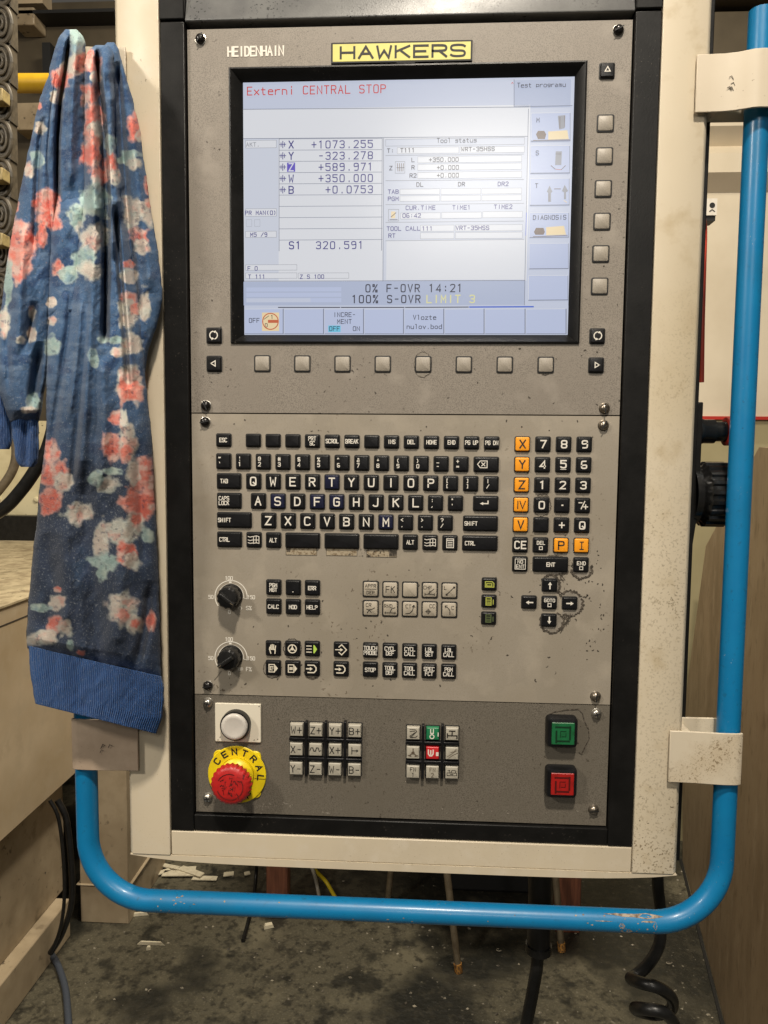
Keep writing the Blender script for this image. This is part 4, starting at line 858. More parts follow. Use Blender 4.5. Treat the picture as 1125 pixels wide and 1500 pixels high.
def fabric_colour(PX, PY):
    n1 = fbm(PX/16, PY/16, 11); n2 = fbm(PX/7, PY/7, 21); n3 = fbm(PX/40, PY/60, 31); n4 = fbm(PX/3, PY/3, 61); sw_ = fbm(PX/22, PY/9, 71)
    base = np.array([.062, .122, .232]); pale = np.array([.16, .23, .34]); dark = np.array([.024, .031, .050])
    wob = np.clip((sw_ - .50)*3, 0, .55)[..., None]; c = base*(1-wob) + pale*wob
    nv = np.clip((n1 - .53)*5, 0, .6)[..., None]; c = c*(1-nv) + np.array([.020, .045, .125])*nv
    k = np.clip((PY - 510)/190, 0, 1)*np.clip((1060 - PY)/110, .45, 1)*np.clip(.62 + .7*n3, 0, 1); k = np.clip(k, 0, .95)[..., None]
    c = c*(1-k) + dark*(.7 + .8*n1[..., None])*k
    for i, (x, y, rx, ry, col) in enumerate(FL):
        dx, dy = (PX-x)/(rx*1.12), (PY-y)/(ry*1.12); th = np.arctan2(dy, dx)
        d = np.sqrt(dx*dx + dy*dy)/(1 + .07*np.cos(5*th + i*1.7) + .03*np.cos(8*th + i)) + (n2 - .5)*.45 + (n1 - .5)*1.15
        a = np.clip((1.05 - d)*3.6, 0, 1)*.95
        q = fbm(PX/5 + i*7, PY/5, 41); q2 = fbm(PX/14 + i*3, PY/12, 55); red = col[1] < .2; mint = col[1] > col[0]
        if red: A, B_, C_ = np.array([.78, .19, .135]), np.array([.80, .36, .29]), np.array([.76, .58, .50])
        elif mint: A, B_, C_ = np.array([.36, .50, .47]), np.array([.55, .64, .56]), np.array([.22, .34, .42])
        else: A, B_, C_ = np.array([.70, .60, .51]), np.array([.62, .62, .54]), np.array([.76, .40, .33])
        w1 = np.clip((q2 - .44)*4, 0, 1)[..., None]; cc = A*(1-w1) + B_*w1
        w2 = np.clip((fbm(PX/13 + i*5, PY/14, 66) - .52)*5, 0, .8)[..., None]; cc = cc*(1-w2) + C_*w2
        rim = np.clip((d - .62)*2.2, 0, .5)[..., None]; cc = cc*(1-rim) + (np.array([.72, .50, .44]) if red else np.array([.50, .58, .56]))*rim
        cc = cc*(.90 + .20*q[..., None])
        v = np.clip(.10 - np.abs(fbm(PX/8 + i, PY/11, 91) - .5), 0, .03)[..., None]/.03
        ink = np.clip((fbm(PX/5, PY/5, 61) - .55)*6, 0, .55)[..., None]*v; cc = cc*(1-ink) + np.array([.07, .07, .12])*ink
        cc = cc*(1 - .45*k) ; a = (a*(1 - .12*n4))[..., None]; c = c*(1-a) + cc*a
    return c
def interp(rows, N, sm_=8):
    R = np.array(rows, float); t = np.r_[0, np.cumsum(np.maximum(np.abs(np.diff(R[:, 0])), 4))]; tt = np.linspace(0, t[-1], N)
    out = np.stack([np.interp(tt, t, R[:, k]) for k in range(4)], 1)
    for k in range(4):
        p = np.pad(out[:, k], sm_, mode='reflect', reflect_type='odd'); out[:, k] = np.convolve(p, np.ones(2*sm_+1)/(2*sm_+1), 'valid')
    return out
def layer(rows, yc, th, creases, seed, N=None, Mc=70, ribs=0, wr=.004, flat=.35):
    rows = [(r[0], r[1], r[0], r[2]) if len(r) == 3 else r for r in rows]
    N = N or int(abs(rows[-1][0] - rows[0][0])/1.25) + 10
    R = interp(rows, N, 2 if ribs else 8); u = np.linspace(0, 1, Mc)
    PX = R[:, 1:2] + (R[:, 3:4] - R[:, 1:2])*u; PY = R[:, 0:1] + (R[:, 2:3] - R[:, 0:1])*u
    jag = (fbm(PY/16, PX*0, seed+90) - .5)*3.0; PX = PX + jag*(np.abs(2*u - 1)**4)
    prof = (1 - np.abs(2*u - 1)**2.6)**.55
    vv = np.linspace(0, 1, N)[:, None]; endc = np.clip(np.minimum(vv, 1 - vv)*N/14, 0, 1)**.5 if not ribs else 1
    F = yc - th*prof[None, :]*(.25 + .75*endc)
    F = F - wr*(fbm(PX/26, PY/70, seed) - .5)*2*prof - .0012*(fbm((PX + PY*.7)/13, (PY - PX*.5)/30, seed + 40) - .5)*2*prof - wr*.16*(fbm(PX/9, PY/16, seed+5) - .5)*2*prof
    for cr in creases:
        dep, wd, P = cr; P = np.array(P, float); xc = np.interp(PY, P[:, 1], P[:, 0]); e = np.clip(np.minimum(PY - P[0, 1], P[-1, 1] - PY)/25, 0, 1)
        F = F + dep*e*np.exp(-((PX - xc)/wd)**2)
    if ribs: F = F - .0007*np.sin(2*np.pi*ribs*u)[None, :] 
    Bk = yc + th*flat*prof[None, :]*(.25 + .75*endc) + F*0
    def surf(A, B, Y):                      # every fabric point at its own depth
        D = np.stack([(A - 562.5)/FPX, (B - 750)/FPX, np.ones_like(A)], -1) @ ROT; D = np.stack([D[..., 0], D[..., 2], -D[..., 1]], -1)
        return CAM + D*((Y - CAM[1])/D[..., 1])[..., None]
    front = surf(PX, PY, F); back = front[:, ::-1].copy(); back[..., 1] = Bk[:, ::-1]; e_ = surf(PX, PY, yc + F*0); g_ = np.clip(1 - np.abs(2*u - 1), 0, 1)[None, :, None]
    back[..., 0] = e_[:, ::-1, 0]; back[..., 2] = e_[:, ::-1, 2]
    ring = np.concatenate([front, back[:, 1:-1]], 1); pxr = np.concatenate([PX, PX[:, ::-1][:, 1:-1]], 1); pyr = np.concatenate([PY, PY[:, ::-1][:, 1:-1]], 1)
    return ring, pxr, pyr
m_fab = bpy.data.materials.new('printed_fleece'); m_fab.use_nodes = True
def fabric_nodes(m, attr=True, col=None):
    nt = m.node_tree; N = nt.nodes; L = nt.links; b = N['Principled BSDF']; b.inputs['Roughness'].default_value = .9; b.inputs['Specular IOR Level'].default_value = .15
    b.inputs['Sheen Weight'].default_value = .10; b.inputs['Sheen Roughness'].default_value = .45
    tc = N.new('ShaderNodeTexCoord'); n = N.new('ShaderNodeTexNoise'); n.inputs['Scale'].default_value = 600; n.inputs['Detail'].default_value = 3; n.inputs['Roughness'].default_value = .7; L.new(tc.outputs['Object'], n.inputs['Vector'])
    r = N.new('ShaderNodeMapRange'); r.inputs['From Min'].default_value = .56; r.inputs['From Max'].default_value = .76; r.inputs['To Max'].default_value = .5; L.new(n.outputs['Fac'], r.inputs['Value'])
    mx = N.new('ShaderNodeMix'); mx.data_type = 'RGBA'; L.new(r.outputs[0], mx.inputs['Factor']); mx.inputs[7].default_value = (.34, .36, .38, 1)
    if attr:
        a = N.new('ShaderNodeAttribute'); a.attribute_name = 'print'; L.new(a.outputs['Color'], mx.inputs[6])
    else: mx.inputs[6].default_value = (*col, 1)
    L.new(mx.outputs[2], b.inputs['Base Color'])
    bp = N.new('ShaderNodeBump'); bp.inputs['Strength'].default_value = .6; bp.inputs['Distance'].default_value = .0012; L.new(n.outputs['Fac'], bp.inputs['Height']); L.new(bp.outputs[0], b.inputs['Normal'])
fabric_nodes(m_fab)
m_rib = bpy.data.materials.new('blue_rib_knit'); m_rib.use_nodes = True; fabric_nodes(m_rib, False, (.030, .085, .23))
sw = thing('sweatshirt', 'blue floral print sweatshirt with ribbed hem hung over the left end of the blue rail', 'sweatshirt', (-.27, -.02, 1.85))
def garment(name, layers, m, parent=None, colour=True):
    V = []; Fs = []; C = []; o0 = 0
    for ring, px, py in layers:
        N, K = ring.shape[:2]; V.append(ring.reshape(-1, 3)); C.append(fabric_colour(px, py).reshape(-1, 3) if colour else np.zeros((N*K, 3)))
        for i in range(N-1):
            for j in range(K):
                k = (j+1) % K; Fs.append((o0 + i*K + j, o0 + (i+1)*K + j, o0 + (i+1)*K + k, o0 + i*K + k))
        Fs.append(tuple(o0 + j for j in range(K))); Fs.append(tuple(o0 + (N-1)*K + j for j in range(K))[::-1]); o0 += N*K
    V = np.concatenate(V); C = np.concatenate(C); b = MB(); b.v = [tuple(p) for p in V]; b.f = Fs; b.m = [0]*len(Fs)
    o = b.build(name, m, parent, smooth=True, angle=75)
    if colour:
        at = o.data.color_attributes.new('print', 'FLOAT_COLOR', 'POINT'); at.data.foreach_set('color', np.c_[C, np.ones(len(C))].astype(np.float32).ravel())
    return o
L1 = layer([(62, 157, 167), (65, 152, 171), (71, 148, 174), (90, 146, 178), (110, 146, 184), (130, 148, 190), (190, 150, 205), (270, 150, 216), (360, 152, 230), (425, 154, 239), (440, 156, 238), (470, 162, 232), (518, 172, 216), (548, 184, 213)], -.017, .014,
           [(-.006, 6, [(163, 66), (166, 150), (172, 300)]), (.014, 4.5, [(172, 90), (178, 190), (188, 330), (203, 470)]), (-.006, 8, [(190, 150), (205, 300), (222, 430)])], 3)
L2 = layer([(66, 140, 158), (69, 132, 164), (76, 126, 168), (100, 124, 168), (180, 124, 168), (270, 122, 174), (330, 113, 184), (400, 95, 197), (440, 78, 203), (480, 70, 208), (560, 68, 214), (640, 67, 222), (700, 60, 226), (760, 54, 229), (830, 46, 232), (900, 40, 234), (935, 38, 975, 236), (950, 40, 993, 237)], -.026, .026,
           [(.042, 4.2, [(142, 70), (146, 140), (152, 200), (156, 300), (155, 420), (153, 510)]), (-.010, 9, [(131, 75), (136, 200), (140, 320), (134, 420), (126, 560), (118, 700)]), (-.009, 8, [(158, 80), (163, 200), (172, 330), (180, 430), (190, 560)]),
            (.008, 6, [(112, 360), (107, 420), (101, 481), (91, 545), (78, 633), (70, 690)]), (-.007, 9, [(150, 520), (152, 620), (148, 720)]), (.007, 14, [(122, 700), (128, 800), (140, 900), (150, 980)]), (-.008, 13, [(180, 600), (186, 750), (176, 870), (165, 960)]),
            (-.008, 5, [(127, 80), (128, 180), (131, 290)]), (-.009, 5, [(148, 80), (152, 160), (160, 260), (166, 380)]), (.020, 4, [(168, 300), (176, 400), (184, 500), (188, 570)]), (-.012, 8, [(165, 120), (172, 220), (176, 320)]), (-.010, 10, [(132, 90), (134, 180), (138, 270), (140, 330)]), (.012, 5, [(124, 180), (122, 280), (112, 350), (96, 430)]), (.007, 5, [(130, 420), (124, 520), (112, 640), (104, 720)]), (-.005, 4, [(120, 430), (113, 520), (101, 620)]), (.005, 6, [(200, 640), (206, 740), (212, 830)]), (.010, 7, [(220, 850), (216, 900), (208, 940), (200, 985)]), (.006, 12, [(70, 780), (76, 860), (66, 940)]), (-.006, 12, [(95, 760), (100, 850), (92, 930)])], 7, Mc=110)
PL = []
L3 = layer([(43, 96, 112), (47, 90, 119), (54, 85, 123), (75, 79, 125), (100, 73, 125), (160, 62, 126), (230, 58, 128), (285, 60, 130), (330, 68, 126), (420, 72, 118), (490, 70, 108)], -.014, .021,
           [(.026, 3.6, [(102, 50), (96, 100), (88, 150), (84, 210), (84, 300), (83, 400)]), (-.007, 6, [(112, 50), (108, 120), (104, 200), (102, 280)]), (.018, 3.6, [(75, 110), (68, 180), (62, 260), (56, 320)]), (-.005, 6, [(83, 60), (80, 110), (74, 170), (70, 240)])], 12, Mc=80)
L5 = layer([(288, 84, 128), (296, 84, 128), (330, 76, 124), (400, 72, 120), (470, 70, 118)], -.024, .018, [], 17, Mc=50)
LA = layer([(90, 78, 90), (130, 64, 84), (160, 54, 80), (230, 40, 74), (300, 26, 80), (345, 17, 82), (400, 8, 80), (450, 1, 78), (500, -5, 74), (545, -7, 70), (590, 4, 62), (610, 10, 58), (618, 14, 56)], -.012, .024,
           [(.010, 5, [(62, 170), (56, 240), (52, 320), (50, 380)]), (-.008, 8, [(34, 320), (30, 420), (26, 520)]), (.012, 6, [(50, 440), (44, 480), (36, 520)]), (.016, 7, [(58, 500), (52, 560), (46, 600)]), (.006, 5, [(14, 420), (10, 500), (14, 580)])], 23, Mc=70)
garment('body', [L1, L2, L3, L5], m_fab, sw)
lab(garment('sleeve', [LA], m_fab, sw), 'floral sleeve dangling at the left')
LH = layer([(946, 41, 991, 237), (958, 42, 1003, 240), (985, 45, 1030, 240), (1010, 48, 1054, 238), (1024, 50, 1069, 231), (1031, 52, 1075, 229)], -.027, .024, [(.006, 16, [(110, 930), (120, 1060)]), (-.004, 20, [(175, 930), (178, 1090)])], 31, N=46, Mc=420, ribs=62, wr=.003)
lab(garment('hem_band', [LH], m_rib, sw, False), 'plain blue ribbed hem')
LC = layer([(612, 17, 55), (622, 17, 57), (650, 20, 57), (672, 23, 56), (681, 27, 53), (684, 31, 49)], -.012, .015, [(.006, 6, [(38, 600), (37, 700)])], 35, N=40, Mc=160, ribs=16, wr=.002)
LC2 = layer([(562, -14, 16), (575, -14, 20), (620, -14, 19), (650, -12, 18), (658, -8, 14)], .004, .012, [], 37, N=36, Mc=140, ribs=14, wr=.002)
garment('cuff', [LC], m_rib, sw, False); garment('cuff', [LC2], m_rib, sw, False)
# ================================================================== LEFT MACHINE
mach = thing('machine_body', 'cream machine tool body with a dusty ledge at the left edge', 'machine', (-1.3, 1.3, 0))
XW = -1.0; ZT = 1.068; ZB = .50
b = MB(); b.box(-2.4, XW, .62, 1.40, ZB, ZT)
b.box(XW, XW + .001, .62, 1.40, ZT - .045, ZT - .041, 1)
b.build('upper_cover', [m_mach, m_mark], mach, bevel=.006)
b = MB(); b.box(-3.2, XW + .004, .45, 1.42, ZT + .001, ZT + .006); b.box(-3.2, XW - .03, 1.4205, 2.30, ZT - .03, ZT + .006); b.build('ledge', m_dust, mach)
b = MB(); b.box(-2.4, XW - .06, .5, 1.41, .12, ZB - .001); b.build('lower_body', m_mach2, mach)
b = MB(); b.box(-2.4, XW - .02, .5, 1.36, .0, .118); b.build('plinth', m_mach2, mach, bevel=.004)
b = MB(); b.zprism([(XW - .18, .62), (XW - .13, .56), (XW - .012, .46), (XW + .01, .48), (XW - .005, .62)][::-1], .30, ZT); b.build('door_edge', m_mach, mach, bevel=.003)
b = MB(); b.box(-1.02, -.868, 1.425, 1.75, 0.0, 1.30); b.box(-1.03, -.86, 1.42, 1.76, .12, .125); b.build('pedestal_column', m_mach2, mach, bevel=.004)
b = MB(); b.box(-3.2, -1.04, 2.30, 2.36, ZT - .1, ZT + .11); b.build('black_guide', m_rub, mach)
b = MB(); b.box(-3.2, -1.02, 2.42, 2.5, .4, 1.58)
for k in range(5):
    for z in (1.24, 1.50): b.lathe((-1.15 - k*.17, 2.42, z), [(.012, 0), (.012, -.006), (.006, -.009)], 0, 10)
b.box(-1.36, -1.35, 2.414, 2.42, .5, 1.57); b.build('cream_guard', mat('yellowed_guard_paint', (.70, .62, .40), .5, mottle=[(6, (.55, .47, .28), .42, .65)], specks=(40, .66, (.1, .08, .04), 5, .5)), mach)
# curtain of cables and hoses in front of the guard
def cable(name, pts, r, m, label, cat='cable', group=None, n=10, sub=8):
    P = [np.array(p, float) for p in pts]; out = []
    for i in range(len(P)-1):
        p0, p1, p2, p3 = P[max(i-1, 0)], P[i], P[i+1], P[min(i+2, len(P)-1)]
        for k in range(sub):
            t = k/sub; out.append(.5*((2*p1) + (-p0+p2)*t + (2*p0-5*p1+4*p2-p3)*t*t + (-p0+3*p1-3*p2+p3)*t**3))
    out.append(P[-1]); b = MB(); b.tube(out, r, 0, n); o = b.build(name, m, None, smooth=True); return tag(o, label, cat, group)
cable('hose', [pt(84, 520, 1.0), pt(82, 600, 1.0), pt(70, 655, 1.0), pt(52, 688, 1.0), pt(31, 718, 1.0), pt(4, 746, 1.0), pt(-40, 770, 1.0)], .0155, m_rub, 'thick black hose looping below the sweatshirt cuff', 'hose')
cable('hose', [pt(-40, 520, 1.2), pt(0, 560, 1.2), pt(22, 640, 1.2), pt(18, 690, 1.2), pt(-20, 740, 1.2)], .012, m_rod, 'brown grey hose behind the thick black hose', 'hose')
b = MB()
for y in range(0, 46):                       # drag chain: oval side plates hanging straight down
    pass
ch = thing('cable_chain', 'dusty brown cable drag chain hanging at the upper left edge', 'cable chain', (-.86, .9, 1.2))
for k in range(9):
    c = pt(2, -20 + k*56, .9); b = MB(); 
    for (rx, ry, dy, rr_) in ((.022, .038, 0, .0045), (.013, .025, -.003, .003), (.005, .010, -.004, .003)):
        b.tube([(c[0] + rx*math.cos(i*math.pi/12), c[1] + dy, c[2] + ry*math.sin(i*math.pi/12)) for i in range(25)], rr_, 0, 8, cap=False)
    b.box(c[0] - .022, c[0] + .019, c[1] + .001, c[1] + .03, c[2] - .041, c[2] + .041)
    b.build('chain_link', m_chain, ch, smooth=True)
for y in (138, 254, 350):
    c = pt(-6, y, .86); b = MB(); b.box(c[0] - .05, c[0] + .014, c[1], c[1] + .03, c[2] - .013, c[2] + .013); tag(b.build('brass_block', m_brass, None, bevel=.002), {138: 'upper', 254: 'middle', 350: 'lowest'}[y] + ' of three brass blocks beside the hanging cable chain', 'block', 'brass blocks by the cable chain')
b = MB(); p, q = pt(-30, 122, 1.5), pt(200, 122, 1.5); b.tube([(p[0], 1.5, p[2]), (q[0], 1.5, q[2])], .026, 0, 16); tag(b.build('yellow_rail', m_yrail, None, smooth=True), 'yellow painted rail crossing behind the sweatshirt', 'rail')
dm = thing('dark_machine', 'dark brown machine housing behind the sweatshirt', 'machine', (-1.2, 2.6, 0))
b = MB(); b.box(-3.4, -.2, 2.6, 2.7, 0.0, 3.4); b.build('housing_wall', m_darkm, dm)
b = MB(); a = rect(18, 10, 50, 36, 2.5); b.box(a[0], a[1], 2.5, 2.6, a[2], a[3]); b.build('control_box', m_mach2, dm, bevel=.006)
b = MB(); a = rect(14, -40, 62, 5, 2.52); b.box(a[0], a[1], 2.52, 2.6, a[2], a[3]); b.build('cream_cover', m_mach, dm)
b = MB(); a = rect(62, 62, 74, 112, 2.5); b.box(a[0], a[1], 2.5, 2.6, a[2], a[3]); a = rect(-40, 14, 190, 19, 2.5); b.box(a[0], a[1], 2.5, 2.6, a[2], a[3]); b.build('bracket_bar', m_blackd, dm)
b = MB(); a = rect(22, 150, 64, 190, 2.5); b.box(a[0], a[1], 2.5, 2.6, a[2], a[3]); b.build('terminal_cover', m_mach2, dm, bevel=.004)
# cables at the pedestal
A = [(84, 1172), (97, 1200), (104, 1260), (105, 1320), (92, 1365), (74, 1396)]
cable('black_cable', [pt(x, y, 1.22) for x, y in A], .0085, m_rub, 'thicker black cable drooping beside the pedestal column', 'cable', 'cables beside the pedestal')
cable('black_cable', [pt(x - (11 if y < 1340 else 5 if y < 1380 else 0), y, 1.19) for x, y in A], .005, m_rub, 'thinner black cable drooping beside the pedestal column', 'cable', 'cables beside the pedestal')
cable('floor_cable', [ptz(72, 1394, .02), ptz(84, 1412, .012), ptz(95, 1445, .012), ptz(99, 1480, .012), ptz(102, 1530, .012)], .009, m_wireb, 'dull blue grey cable running along the floor at left', 'cable')
# ================================================================== RIGHT SIDE
wl = thing('ribbed_wall', 'pale sheet metal wall with horizontal ribs right of the cabinet', 'wall', (1.5, 2.6, 0))
b = MB(); zr = float(pt(1080, 610, 2.5)[2]); b.box(.3, 3.4, 2.5, 2.6, zr, 3.6); b.build('wall_sheet', m_wall, wl)
b = MB(); prof = [(2.499, 160), (2.40, 166), (2.40, 184), (2.47, 214), (2.42, 224), (2.42, 252), (2.499, 282)]
b.loft([[(x, Y, float(pt(1080, py, Y)[2])) for Y, py in prof] for x in (.3, 3.4)])
b.build('rib', m_wall, wl)
b = MB(); b.box(.3, 3.4, 2.485, 2.6, zr - .014, zr - .0005); b.build('red_stripe', m_redp, wl)
b = MB(); b.box(.3, 3.4, 2.5, 2.6, 0, zr - .0145); b.build('lower_sheet', m_olive, wl)
b = MB(); z0, z1 = float(pt(1080, 84, 2.2)[2]), float(pt(1080, 16, 2.2)[2]); b.box(.3, 3.0, 2.2, 2.45, z0, z1); b.box(.3, 3.0, 2.16, 2.45, z1 + .02, z1 + .3)
tag(b.build('dark_beam', m_darkm, None, bevel=.004), 'dark brown beam behind the top end of the right rail', 'beam')
c = pt(1039, 306, 1.9); b = MB(); b.box(c[0] - .022, c[0] + .014, 1.87, 1.93, c[2] - .030, c[2] + .024, 0); b.box(c[0] - .020, c[0] + .012, 1.876, 1.93, c[2] - .046, c[2] - .0305, 1)
b.lathe((c[0] - .002, 1.8699, c[2] + .002), [(.009, 0), (.009, -.0008)], 1, 16); b.ribbon([(c[0]-.010, c[2]-.018), (c[0]-.002, c[2]-.012), (c[0]+.006, c[2]-.018)], .003, 1.869, 1)
b.box(c[0] - .09, c[0] - .022, 1.89, 1.92, c[2] - .012, c[2] + .006, 1)
tag(b.build('limit_switch', [m_whitebtn, m_blackd]), 'small white switch block with a black hole right of the cabinet', 'switch')
cable('red_tube', [pt(1027, 560, .16), pt(1028, 480, .16), pt(1030, 400, .16), pt(1031.5, 335, .16), pt(1028, 316, .13)], .0032, mat('red_tube_colour', (.62, .07, .04), .4), 'thin red tube running up beside the right cream column', 'hose')  # thin red tube along the column's right edge
# guard panels at the right, standing on the floor
def wallpoly(b, pts, t, mi=0):               # vertical slab through floor points with per-corner heights, thickness t to the right
    (xa, ya), (xb, yb) = pts[0][:2], pts[1][:2]; d = Vector((xb - xa, yb - ya)); nrm = Vector((-d.y, d.x)).normalized()*t
    lo = [(p[0], p[1], p[2]) for p in pts]; b.loft([lo, [(p[0] + nrm.x, p[1] + nrm.y, p[2]) for p in pts]], mi)
fa, fb = ptz(1000, 1260), ptz(1062, 1500)
dv = np.array([fb[0] - fa[0], fb[1] - fa[1]])
def on_guard(px, py):                        # where a sight line meets the guard's vertical plane
    r = ray(px, py); n = np.array([dv[1], -dv[0], 0]); t = np.dot(n, fa - CAM)/np.dot(n, r); return CAM + r*t
gp = thing('guard_panel', 'brown sheet metal guard standing on the floor at the right', 'guard panel', tuple(fa))
near = fb + np.array([dv[0], dv[1], 0])*.7
t1, t2 = on_guard(1112, 655), on_guard(1200, 640)
e1 = on_guard(1034, 800)
b = MB(); wallpoly(b, [fa, near, (near[0], near[1], 1.46), (t1[0], t1[1], t1[2]), (e1[0], e1[1], e1[2]), tuple(on_guard(999, 1060))], .03); b.build('brown_sheet', m_brown, gp)
b = MB(); b.zprism([(fa[0] - .004, fa[1]), (near[0] - .004, near[1]), (near[0] - .012, near[1]), (fa[0] - .012, fa[1])], 0, .006); b.build('floor_strip', m_blackd, gp)
b = MB(); b.box(.98, 2.4, 2.05, 2.11, 0, float(pt(1080, 650, 2.05)[2])); tag(b.build('back_guard', m_olive), 'olive sheet metal guard behind the brown guard', 'guard panel')
# ================================================================== UNDER THE CABINET
be = thing('wooden_bench', 'bench on reddish wooden legs behind the cabinet', 'bench', (.03, 1.6, 0))
for (x0, x1, yb) in ((390, 422, 1345), (813, 849, 1366)):
    p, q = ptz(x0, yb), ptz(x1, yb); b = MB(); b.box(p[0], q[0], p[1], p[1] + .05, 0, .62); b.build('leg', m_wood, be, bevel=.003)
for x in (-.40, .46): b = MB(); b.box(x - .02, x + .03, 2.05, 2.1, 0, .62); b.build('leg', m_wood, be, bevel=.003)
b = MB(); b.box(-.52, .62, 1.44, 2.14, .62, .66); b.build('seat', m_wood, be, bevel=.003)
st = thing('metal_chair', 'chair with thin splayed metal rod legs and rusty tips behind the control cabinet', 'chair', (.29, 1.45, 0))
b = MB(); b.rr(0, 0, .42, .42, .06, [(0, 0), (0, -.03)], 0, True)
b.v = [(.25 + x, 1.52 + z, .48 - y) for x, y, z in b.v]; b.build('seat', m_rub, st)
def leg(p, q):
    p, q = np.array(p), np.array(q); d = (q - p)/np.linalg.norm(q - p); b = MB(); b.tube([q, p + d*.02], [.011, .0095], 0, 14); l_ = b.build('leg', m_rod, st, smooth=True)
    b = MB(); b.tube([p + d*.025, p], [.0118, .0112], 0, 14); b.build('leg_tip', m_tip, l_, smooth=True)
L_ = ptz(672, 1424); leg(L_, pt(650, 1272, L_[1] + .03) + np.array([-.03, .03, .28])); L_ = ptz(823, 1393); leg(L_, pt(812, 1283, L_[1] + .02) + np.array([-.02, .03, .25]))
L_ = ptz(567, 1330); leg(L_, pt(571, 1272, L_[1]) + np.array([.03, -.08, .30])); L_ = ptz(752, 1300); leg(L_, pt(748, 1268, L_[1]) + np.array([-.02, -.10, .30]))
b = MB(); p, q = ptz(655, 1305), ptz(800, 1308); b.box(p[0], q[0], p[1], p[1] + .4, 0, .30); tag(b.build('black_box', m_blackd, None, bevel=.01), 'black box on the floor between the wooden legs', 'crate')  # plain black box filling the dark area between the legs
# cables hanging from the cabinet
p0 = pt(790, 1282, .08)
hc = thing('hanging_cable', 'black cable with thick sleeve hanging from under the cabinet', 'cable', (p0[0], .08, 1.04))
Q = [pt(x, y, .08) for x, y in ((791, 1262), (791, 1320), (789, 1388))]; b = MB(); b.tube(Q, .0128, 0, 16); b.tube([Q[-1] + np.array([0, 0, .004]), Q[-1] - np.array([0, 0, .004])], .0142, 0, 16); b.build('sleeve', m_rub, hc, smooth=True)
Q = [pt(x, y, .08) for x, y in ((789, 1384), (786, 1420), (779, 1460), (771, 1500), (764, 1560), (758, 1640))]; b = MB(); b.tube(Q, .0068, 0, 14); b.build('cord', m_rub, hc, smooth=True)
pts = [(963, 1268), (964, 1300), (968, 1340), (966, 1382), (950, 1412), (930, 1430)]
P = [tuple(pt(x, y, .09)) for x, y in pts]
for i, (x, y, Y) in enumerate(((924, 1434, .07), (940, 1440, .045), (965, 1447, .04), (984, 1462, .06), (982, 1480, .09), (960, 1486, .11), (938, 1482, .10), (930, 1477, .07), (945, 1478, .045), (970, 1482, .04), (984, 1494, .05), (990, 1512, .08), (970, 1525, .11))): P.append(tuple(pt(x, y, Y)))
cable('coiled_cable', P, .0062, m_rub, 'black coiled cable hanging under the right corner of the cabinet', 'cable', n=14)
cable('yellow_wire', [ptz(452, 1258, .12), ptz(462, 1275, .09), ptz(478, 1292, .04), ptz(500, 1325, .008), ptz(540, 1345, .008)], .0065, m_wirey, 'yellow wire on the floor beyond the blue rail', 'wire')
cable('grey_wire', [ptz(450, 1258, .13), ptz(459, 1276, .10), ptz(465, 1300, .03), ptz(470, 1330, .008)], .006, m_wireg, 'pale grey wire beside the yellow wire', 'wire')
cable('thin_black_wire', [ptz(376, 1255, .12), ptz(375, 1280, .05), ptz(372, 1315, .008), ptz(365, 1345, .006), ptz(356, 1378, .006)], .006, m_rub, 'thin black wire on the floor left of the wooden leg', 'wire')
rn = random.Random(21)
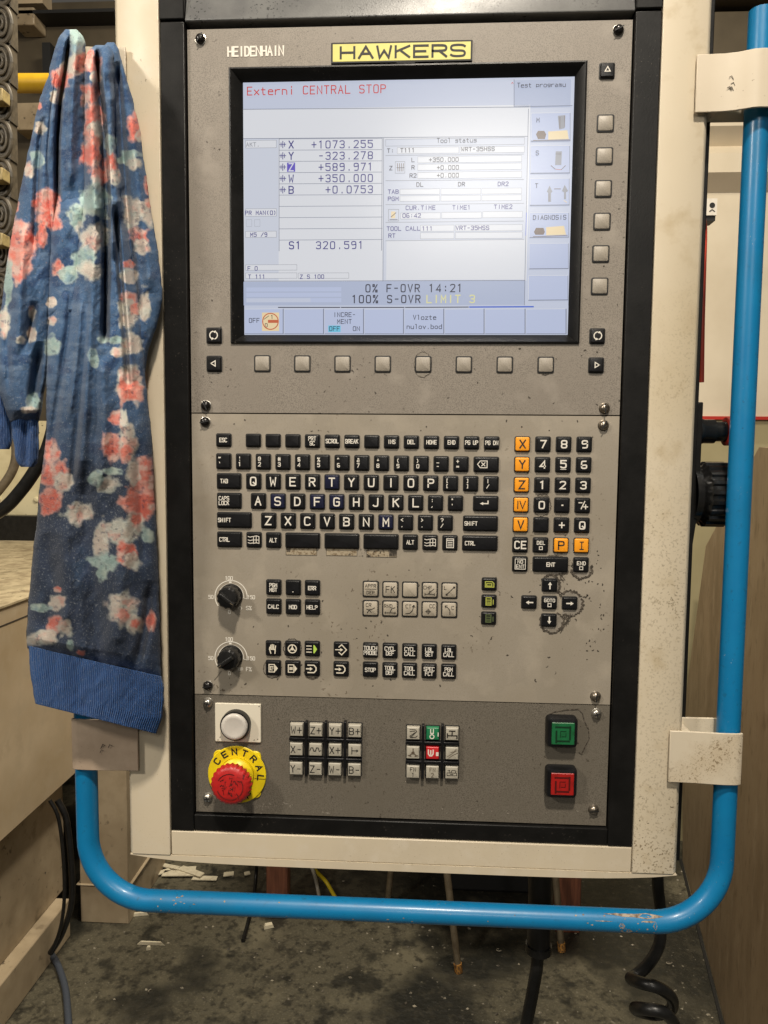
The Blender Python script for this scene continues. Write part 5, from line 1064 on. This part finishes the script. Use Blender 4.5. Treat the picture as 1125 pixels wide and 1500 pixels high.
for i, (x, y, l, w_, a) in enumerate(((268, 1274, .09, .030, .15), (262, 1280, .11, .034, .05), (280, 1277, .10, .028, -.45), (300, 1287, .085, .026, 0), (222, 1283, .13, .022, .65), (240, 1268, .12, .02, -.25), (335, 1281, .035, .026, .2), (362, 1280, .02, .02, .4), (437, 1267, .04, .02, .1))):
    c = ptz(x, y, .004 + .004*(i % 3)); b = MB(); ux, uy = math.cos(a), math.sin(a); pl = [(c[0] + ux*u - uy*v, c[1] + uy*u + ux*v) for u, v in ((-l/2, -w_/2), (l/2, -w_/2*.8), (l/2*.96, w_/2), (-l/2*.95, w_/2*.9))]
    b.zprism(pl, c[2], c[2] + .003)
    tag(b.build('paper_scrap', m_paper), ('large' if l > .08 else 'small') + ' cream scrap lying on the floor under the cabinet', 'scrap', 'cream scraps on the floor')
tips = ((394, 1358, .03, .022, .3), (218, 1391, .012, .012, 0), (206, 1341, .05, .010, .2), (222, 1384, .085, .008, 0))
for i, (x, y, l, w_, a) in enumerate(tips):
    c = ptz(x, y, 0); b = MB(); ux, uy = math.cos(a), math.sin(a)
    b.loft([[(c[0] + ux*u - uy*v, c[1] + uy*u + ux*v, z) for u, v in ((-l/2*k, -w_/2*k), (l/2*k, -w_/3*k), (l/2*.8*k, w_/2*k), (-l/2*k, w_/2.4*k))] for z, k in ((.001, 1), (.010, .75))])
    tag(b.build('debris_bit', m_paper), 'pale crumb of debris on the bare floor', 'debris', 'bits of debris on the floor')
b = MB(); rn = random.Random(33)
for k in range(420):                         # swarf and grit
    x, y = rn.uniform(-1.0, 1.0), rn.uniform(.7, 2.4); r = rn.uniform(.001, .005); a = rn.uniform(0, 6.28)
    b.loft([[(x + r*k2*math.cos(a + t)*q, y + r*k2*math.sin(a + t), z) for t, q in ((0, 1.6), (1.6, 1), (3.1, 1.3), (4.7, .8))] for z, k2 in ((.0005, 1), (r*.6, .5))])
for k in range(14):                          # curled swarf
    x, y = rn.uniform(-.95, .85), rn.uniform(1.1, 2.3); r = rn.uniform(.003, .009); a = rn.uniform(0, 6.28); n_ = rn.randint(5, 12)
    b.tube([(x + r*math.cos(a + i*.45)*(1 + i*.04), y + r*math.sin(a + i*.45), .002 + .0006*i) for i in range(n_)], rn.uniform(.0007, .0016), 0, 5)
tag(b.build('floor_grit', mat('grit', (.34, .30, .23), .6, mottle=[(30, (.06, .05, .04), .4, .6)])), kind='stuff', label='grit and swarf scattered over the dark floor', cat='grit')
# far walls closing the hall
b = MB(); b.box(-6, 6, 6.0, 6.2, 0, 5); tag(b.build('hall_wall', m_darkm), 'dark far wall of the workshop hall', 'wall')
